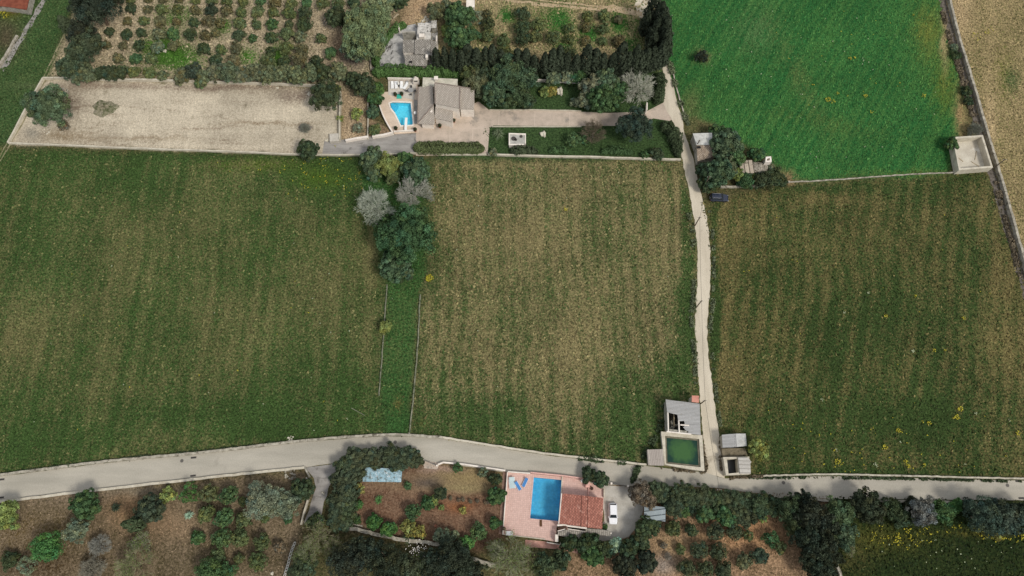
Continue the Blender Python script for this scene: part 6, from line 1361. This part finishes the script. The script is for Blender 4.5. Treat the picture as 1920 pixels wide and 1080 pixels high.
# lower left orchard
for a in (('olive',10,966,26,'lime','large lime bush at the far left of the lower orchard'),('broad',160,948,27,'green','tall green bush touching the roadside wall'),('rosette',218,951,12,'black','dark spiky plant between two green orchard bushes'),('broad',281,956,25,'blue','dark glossy round tree beside the single cypress'),('loose',315,928,13,'lime','small lime green bush near the roadside wall'),('olive',145,993,22,'grey','pale grey green tree between the tall bush and bright bush'),
          ('citrus',90,1027,29,'bright','vivid green round bush in the lower left orchard'),('shrub',20,1050,15,'dark','dark low bush at the bottom left'),('loose',52,1060,17,'grey','sparse grey bush below the vivid green one'),('bare',185,1023,21,'mauve','upper mauve grey leafless bush in the lower left orchard'),('bare',170,1068,24,'mauve','lower mauve grey leafless bush in the lower left orchard'),('twiggy',262,1018,24,'wood','twiggy green tree below the single cypress'),('twiggy',248,1062,40,'wood','large twiggy tree at the bottom of the lower left orchard'),
          ('loose',357,926,16,'bright','bright green feathery bush below the roadside wall'),('rosette',355,966,10,'agave','pale agave on bare ground of the lower orchard'),('olive',495,938,32,'grey','large grey green billowy tree left of the sunken drive'),('olive',537,946,26,'grey','grey green tree touching the sunken drive tree'),('broad',568,919,22,'dark','dark round tree at the left of the sunken drive'),('citrus',392,1074,28,'green','green bush at the bottom edge of the lower orchard'),('citrus',425,1072,20,'green','smaller green bush at the bottom edge of the lower orchard')): plant(*a)
row('citrus', 'orchard bush', 'in the top row, lower left orchard', 'bushes in the lower left orchard', [(394,926,19,'citrus'),(430,928,19,'green'),(456,940,10,'citrus')])
row('citrus', 'orchard bush', 'in second row, lower left orchard', 'bushes in the lower left orchard', [(388,964,16,'citrus'),(421,970,20,'green'),(457,975,15,'citrus'),(497,972,9,'citrus'),(541,974,9,'green')])
row('citrus', 'orchard bush', 'in third row, lower left orchard', 'bushes in the lower left orchard', [(371,1009,13,'green'),(415,1010,20,'green'),(452,1008,19,'citrus'),(492,1017,17,'citrus'),(524,1025,12,'rust')])
row('citrus', 'orchard bush', 'in fourth row, lower left orchard', 'bushes in the lower left orchard', [(410,1042,14,'citrus'),(448,1047,10,'citrus'),(483,1052,18,'citrus')])
# roadside hedge and dark wood below the terrace
gh = 'bushes of the big hedge round the covered pool'
row('broad', 'hedge bush', 'of the roadside hedge above the covered pool', gh, [(648,872,22,'shade'),(668,860,21,'shade'),(690,857,20,'shade'),(712,858,20,'shade'),(735,857,20,'shade'),(757,858,20,'shade'),(777,861,17,'shade'),(665,885,20,'shade'),(700,868,14,'shade'),(745,868,14,'shade')], zk=.75)
for i, a in enumerate([(645,900,24,'shade'),(652,920,22,'shade'),(640,938,24,'shade'),(650,955,20,'shade'),(634,965,20,'shade'),(645,978,16,'shade'),(628,985,12,'shade')]):
    plant('broad', *a, f"muted green hedge bush left of the red garden, {ORD[i] if i else 'topmost'} counted downwards", gh, zk=.75)
for a in (('olive',592,978,15,'dark','small dark tree at the lower end of the sunken drive'),('twiggy',595,1004,34,'wood','twiggy dark tree just below the sunken drive'),('twiggy',575,1040,34,'wood','twiggy dark tree right of the white ring fence'),('olive',570,1068,24,'shade','shaded tree at the bottom beside the ring fence'),('twiggy',625,1030,30,'wood','twiggy tree left of the dark terrace wood'),('olive',655,1055,34,'black','dark tree, first of the wood below the terrace wall'),('olive',690,1038,30,'black','dark tree, second of the wood below the terrace wall'),('olive',730,1062,36,'black','dark tree, third of the wood below the terrace wall'),('olive',768,1068,26,'shade','shaded tree in the middle of the wood below the terrace wall'),('olive',815,1055,28,'black','dark tree right of the white blossoms below the terrace wall'),
          ('olive',850,1042,34,'black','dark tree under the pale garden shrubs'),('olive',875,1072,28,'black','dark tree at the bottom edge left of the willow'),('twiggy',790,1062,26,'wood','twiggy tree with white blossoms below the terrace wall'),('twiggy',955,1045,46,'wood','large willowy twiggy tree below the pink terrace'),('twiggy',930,1030,22,'wood','willowy twiggy tree at the lower left terrace corner'),('twiggy',1000,1060,32,'wood','willowy twiggy tree at the bottom centre'),('olive',1020,1062,24,'shade','shaded tree below the pink path'),('olive',1050,1050,18,'dark','dark shrub at the end of the pink path')): plant(*a)
t = MB()
rb = random.Random(8); cc = G(784,1034)
for k in range(70):
    x, y, z = cc.x+rb.gauss(0,1.0)+.2, cc.y+rb.gauss(0,.9), 2.6+rb.gauss(0,.3); s = .09
    t.add([(x-s,y,z),(x,y-s,z+.03),(x+s,y,z),(x,y+s,z+.03)], [(0,1,2,3)])
tag(t.build('white_blossoms', flat('blossom', L(226,222,214), .8)), 'cluster of white blossoms under the garden terrace wall', 'blossoms', kind='stuff')
for a in (('loose',674,917,9,'yellow','yellow bush at the top left of the red garden'),('citrus',672,946,9,'bright','upper bright green bush beside the shaded hedge'),('citrus',670,975,8,'green','lower green bush beside the shaded hedge'),('rosette',711,937,9,'bright','small spiky green plant on the red soil'),('citrus',774,960,17,'green','green bush in the middle of the red garden'),('citrus',802,944,14,'carob','deep green bush right of the middle garden bush'),('citrus',815,937,9,'lime','lime green tip beside the deep green garden bush'),('olive',826,925,12,'dark','dark bush beside the two stone posts'),
          ('citrus',701,978,15,'bright','left one of two bright bushes on the terrace wall'),('citrus',730,993,16,'bright','right one of two bright bushes on the terrace wall'),('loose',765,990,13,'yellow','yellow bush above the dark agave'),('loose',787,997,11,'yellow','yellow bush right of the dark agave'),('palm',766,1008,14,'dark','dark spiky palm on the terrace wall'),('loose',829,1007,14,'grey','left grey bush at the bottom of the red garden'),('loose',852,1011,13,'grey','right grey bush at the bottom of the red garden'),('citrus',874,1017,15,'bright','bright lime bush at the lower right of the red garden'),('citrus',898,997,17,'green','darker bush at the lower right of the red garden'),
          ('loose',868,957,6,'yellow','small yellow plant on the red soil'),('loose',828,952,5,'lime','tiny lime plant on the red soil'),('broad',932,930,16,'carob','deep green shrub against the pink terrace wall'),('broad',929,898,12,'dark','dark shrub at the upper left corner of the pink terrace'),('broad',928,980,11,'carob','small shrub at the left of the pink terrace'),('citrus',765,911,8,'carob','small green shrub at the corner of the covered pool'),('loose',858,877,8,'green','left grassy shrub behind the white roadside wall'),('loose',905,886,9,'olive','right grassy shrub behind the white roadside wall')): plant(*a)
for i, px in enumerate((845,860,868,882,895,910,915,925)):
    plant('citrus', px, 934+i*1.3+(i%2)*2, 4, 'rust', f"tiny dry seedling, {ORD[i] if i else 'leftmost'} from left in the dry garden row" if i else 'tiny dry seedling at the left end of the dry garden row', 'dry seedlings in the garden row', name='seedling', cat='seedling')
for px, lb_ in ((829,'left upright stone slab in the middle of the garden'),(835,'right upright stone slab in the middle of the garden')):
    q = G(px,928); o = MB().box((0,0,.5),(.5,.9,1.0)).build('stone_slab', worn('slab', L(150,152,134), L(120,122,104), 2, 6), bevel=.05); o.location = q; tag(o, lb_, 'stone slab')
# around the pink villa and lower right orchard
for a in (('broad',1105,890,14,'dark','left dark shrub between the road and the upper right terrace'),('broad',1125,897,15,'dark','right dark shrub between the road and the upper right terrace'),('broad',1068,1017,17,'dark','dark round bush under the stairs of the pink villa'),('citrus',1133,988,6,'green','little bush at the corner of the villa stairs'),('broad',1112,1042,20,'green','light green bush below the gravel yard'),('broad',1102,1020,20,'dark','dark bush below the villa awning'),('olive',1133,1030,16,'dark','dark bush between the light green and flowering bushes'),('olive',1154,1022,14,'agave','pale flowering bush at the bottom of the gravel yard'),('broad',1180,1030,20,'dark','dark bush right of the pale flowering bush'),('broad',1172,1060,22,'black','dark bush low under the gravel yard'),('broad',1212,1052,20,'black','black green tree at the lower left of the rusty orchard'),
          ('broad',1210,990,22,'dark','dark bush just below the carport'),('broad',1200,1013,18,'dark','dark bush further below the carport'),('broad',1225,985,14,'dark','dark bush at the lower right of the carport'),('olive',1200,924,22,'rust','rusty brown bush at the villa gate'),('olive',1215,940,16,'rust','brownish bush above the carport roof')): plant(*a)
gr = 'bushes of the long roadside thicket right of the pink villa'
row('broad', 'thicket bush', 'along the road right of the pink villa', gr, [(1230,923,20,'shade'),(1252,928,20,'shade'),(1274,926,20,'shade'),(1296,931,20,'shade'),(1318,934,20,'shade'),(1340,938,20,'dark'),(1362,938,20,'shade'),(1384,941,20,'shade'),(1405,943,19,'shade'),(1427,947,19,'dark'),(1448,951,20,'dark')], zk=.7)
row('citrus', 'thicket bush', 'in the tier below the roadside thicket', gr, [(1264,947,18,'shade'),(1281,958,13,'green'),(1302,952,16,'shade'),(1322,962,16,'green'),(1340,952,16,'shade'),(1361,966,17,'green'),(1380,960,18,'shade'),(1398,972,17,'shade')], zk=.8)
go = 'bushes in the rusty lower right orchard'
row('citrus', 'orchard bush', 'of the upper row in the rusty orchard', go, [(1262,990,15,'citrus'),(1296,993,12,'dark'),(1341,997,18,'shade'),(1376,996,17,'shade')])
row('citrus', 'orchard bush', 'of the middle row in the rusty orchard', go, [(1244,1022,7,'rust'),(1276,1030,10,'citrus'),(1311,1031,18,'shade'),(1346,1035,18,'shade'),(1424,1042,16,'blue')])
row('citrus', 'orchard bush', 'of the bottom row in the rusty orchard', go, [(1287,1066,18,'shade'),(1322,1068,18,'shade'),(1356,1070,16,'shade'),(1394,1052,16,'olive')])
for a in (('loose',1430,971,8,'lime','single lime plant at the top of the rusty orchard'),('loose',1445,1010,14,'green','low green patch in the rusty orchard'),('loose',1462,1026,11,'citrus','low olive patch in the rusty orchard'),('loose',1403,1005,9,'citrus','tiny low plant left of the green patch'),('bare',1252,1043,8,'mauve','small grey dead plant in the rusty orchard')): plant(*a)
for i, a in enumerate([(1478,952,24,'dark'),(1500,940,20,'black'),(1520,965,30,'black'),(1490,985,20,'dark'),(1512,1005,26,'black'),(1525,1035,26,'black'),(1535,1065,28,'black'),(1550,1020,22,'black'),(1548,985,24,'black')]):
    plant('olive', *a, f"blackish tree in the dark lower right wood, {['nearest the roadside thicket','touching the road edge','largest under the road','on the rusty orchard edge','in the middle of its left side','low on its left side','at the bottom edge','deep in its centre','left of the blue green tree'][i]}", 'trees of the dark lower right wood', zk=1.2)
for a in (('olive',1572,965,28,'teal','upper blue green tree at the right of the dark wood'),('olive',1580,1000,26,'teal','lower blue green tree at the right of the dark wood'),('olive',1560,1045,20,'black','dark tree above the broken wall end'),('broad',1625,952,32,'black','glossy dark round tree overhanging the lower road'),('shrub',1672,955,20,'dark','dark green shrub right of the glossy dark tree'),('shrub',1688,972,16,'dark','dark shrub beside the white bag'),('olive',1728,960,24,(80,80,74),'purplish grey round shrub below the road'),('shrub',1708,945,12,'black','blackish shrub left of the purplish one'),('shrub',1768,960,20,'green','green tangle right of the purplish shrub'),('shrub',1792,948,11,'bright','bright green shrub against the lower road'),
          ('olive',1845,968,34,'blue','large dark bluish tree in the lower right corner'),('olive',1884,972,30,'blue','dark bluish tree second from the right edge'),('olive',1918,965,24,'black','dark tree at the extreme right edge below the road'),('shrub',1815,950,14,'black','blackish shrub left of the large bluish tree'),('loose',1870,1003,9,'yellow','yellow flowering bush under the bluish trees'),('twiggy',1590,1030,16,'wood','thin twiggy tree at the edge of the dark meadow')): plant(*a)
# weedy fringe of the road verges
hedge([(1185,905),(1200,868),(1222,830),(1236,805),(1243,760)], 12, .7, 'dark', 'weedy dark fringe left of the barn and reservoir', name='weeds', seed=21, loose=.9, cat='weeds')
hedge([(1080,858),(1120,862),(1160,866),(1205,872)], 9, .7, 'dark', 'weedy strip along the road wall above the pink villa', name='weeds', seed=22, loose=.9, cat='weeds')
hedge([(1313,813),(1320,850),(1323,882),(1300,884),(1240,878)], 4, .35, 'rust', 'line of weeds around the foot of the green reservoir', name='weeds', seed=23, loose=.9, cat='weeds')
hedge([(1352,812),(1350,850),(1357,893),(1385,895),(1430,893)], 4, .35, 'rust', 'line of weeds round the two small crossroads buildings', name='weeds', seed=24, loose=.9, cat='weeds')
hedge([(1290,395),(1299,440),(1302,500),(1300,560),(1297,600),(1301,660),(1305,720)], 9, .4, 'olive', 'green weedy verge along the left side of the lane', name='weeds', seed=25, loose=.9, cat='weeds', dens=20)
hedge([(1330,395),(1336,440),(1338,500),(1337,560),(1332,620),(1336,680),(1344,750),(1351,800)], 6, .3, 'olive', 'dark weedy verge along the right side of the lane', name='weeds', seed=26, loose=.9, cat='weeds', dens=20)
hedge([(1254,115),(1266,160),(1274,190),(1288,230),(1300,250)], 8, .5, 'olive', 'weedy verge between the lane and the crop field', name='weeds', seed=27, loose=.9, cat='weeds')
hedge([(0,889),(120,874),(250,858),(380,846),(540,828)], 4, .3, 'dark', 'dark weeds along the left part of the field side road wall', name='weeds', seed=28, loose=1, cat='weeds')
hedge([(1400,896),(1560,896),(1700,898),(1915,903)], 3, .25, 'dark', 'dark moss and weeds along the right part of the road wall', name='weeds', seed=29, loose=1.1, cat='weeds')
hedge([(1766,20),(1782,80),(1798,130),(1815,190),(1830,240)], 8, .5, 'rust', 'dry brambles in the ditch above the walled tank', name='brambles', seed=30, loose=1, cat='brambles')
hedge([(1866,340),(1880,400),(1898,465),(1912,520)], 8, .5, 'rust', 'dry brambles in the ditch below the walled tank', name='brambles', seed=31, loose=1, cat='brambles')
print('plants', nveg[0])

for o in C.objects:
    if o.parent is None and 'label' in o and not 4 <= len(o['label'].split()) <= 16: print('LABEL', len(o['label'].split()), o['label'])
_l = {}
for o in C.objects:
    if 'label' in o and o.parent is None: _l.setdefault(o['label'], []).append(o.name)
for k_, v_ in _l.items():
    if len(v_) > 1: print('DUPL', k_, v_)
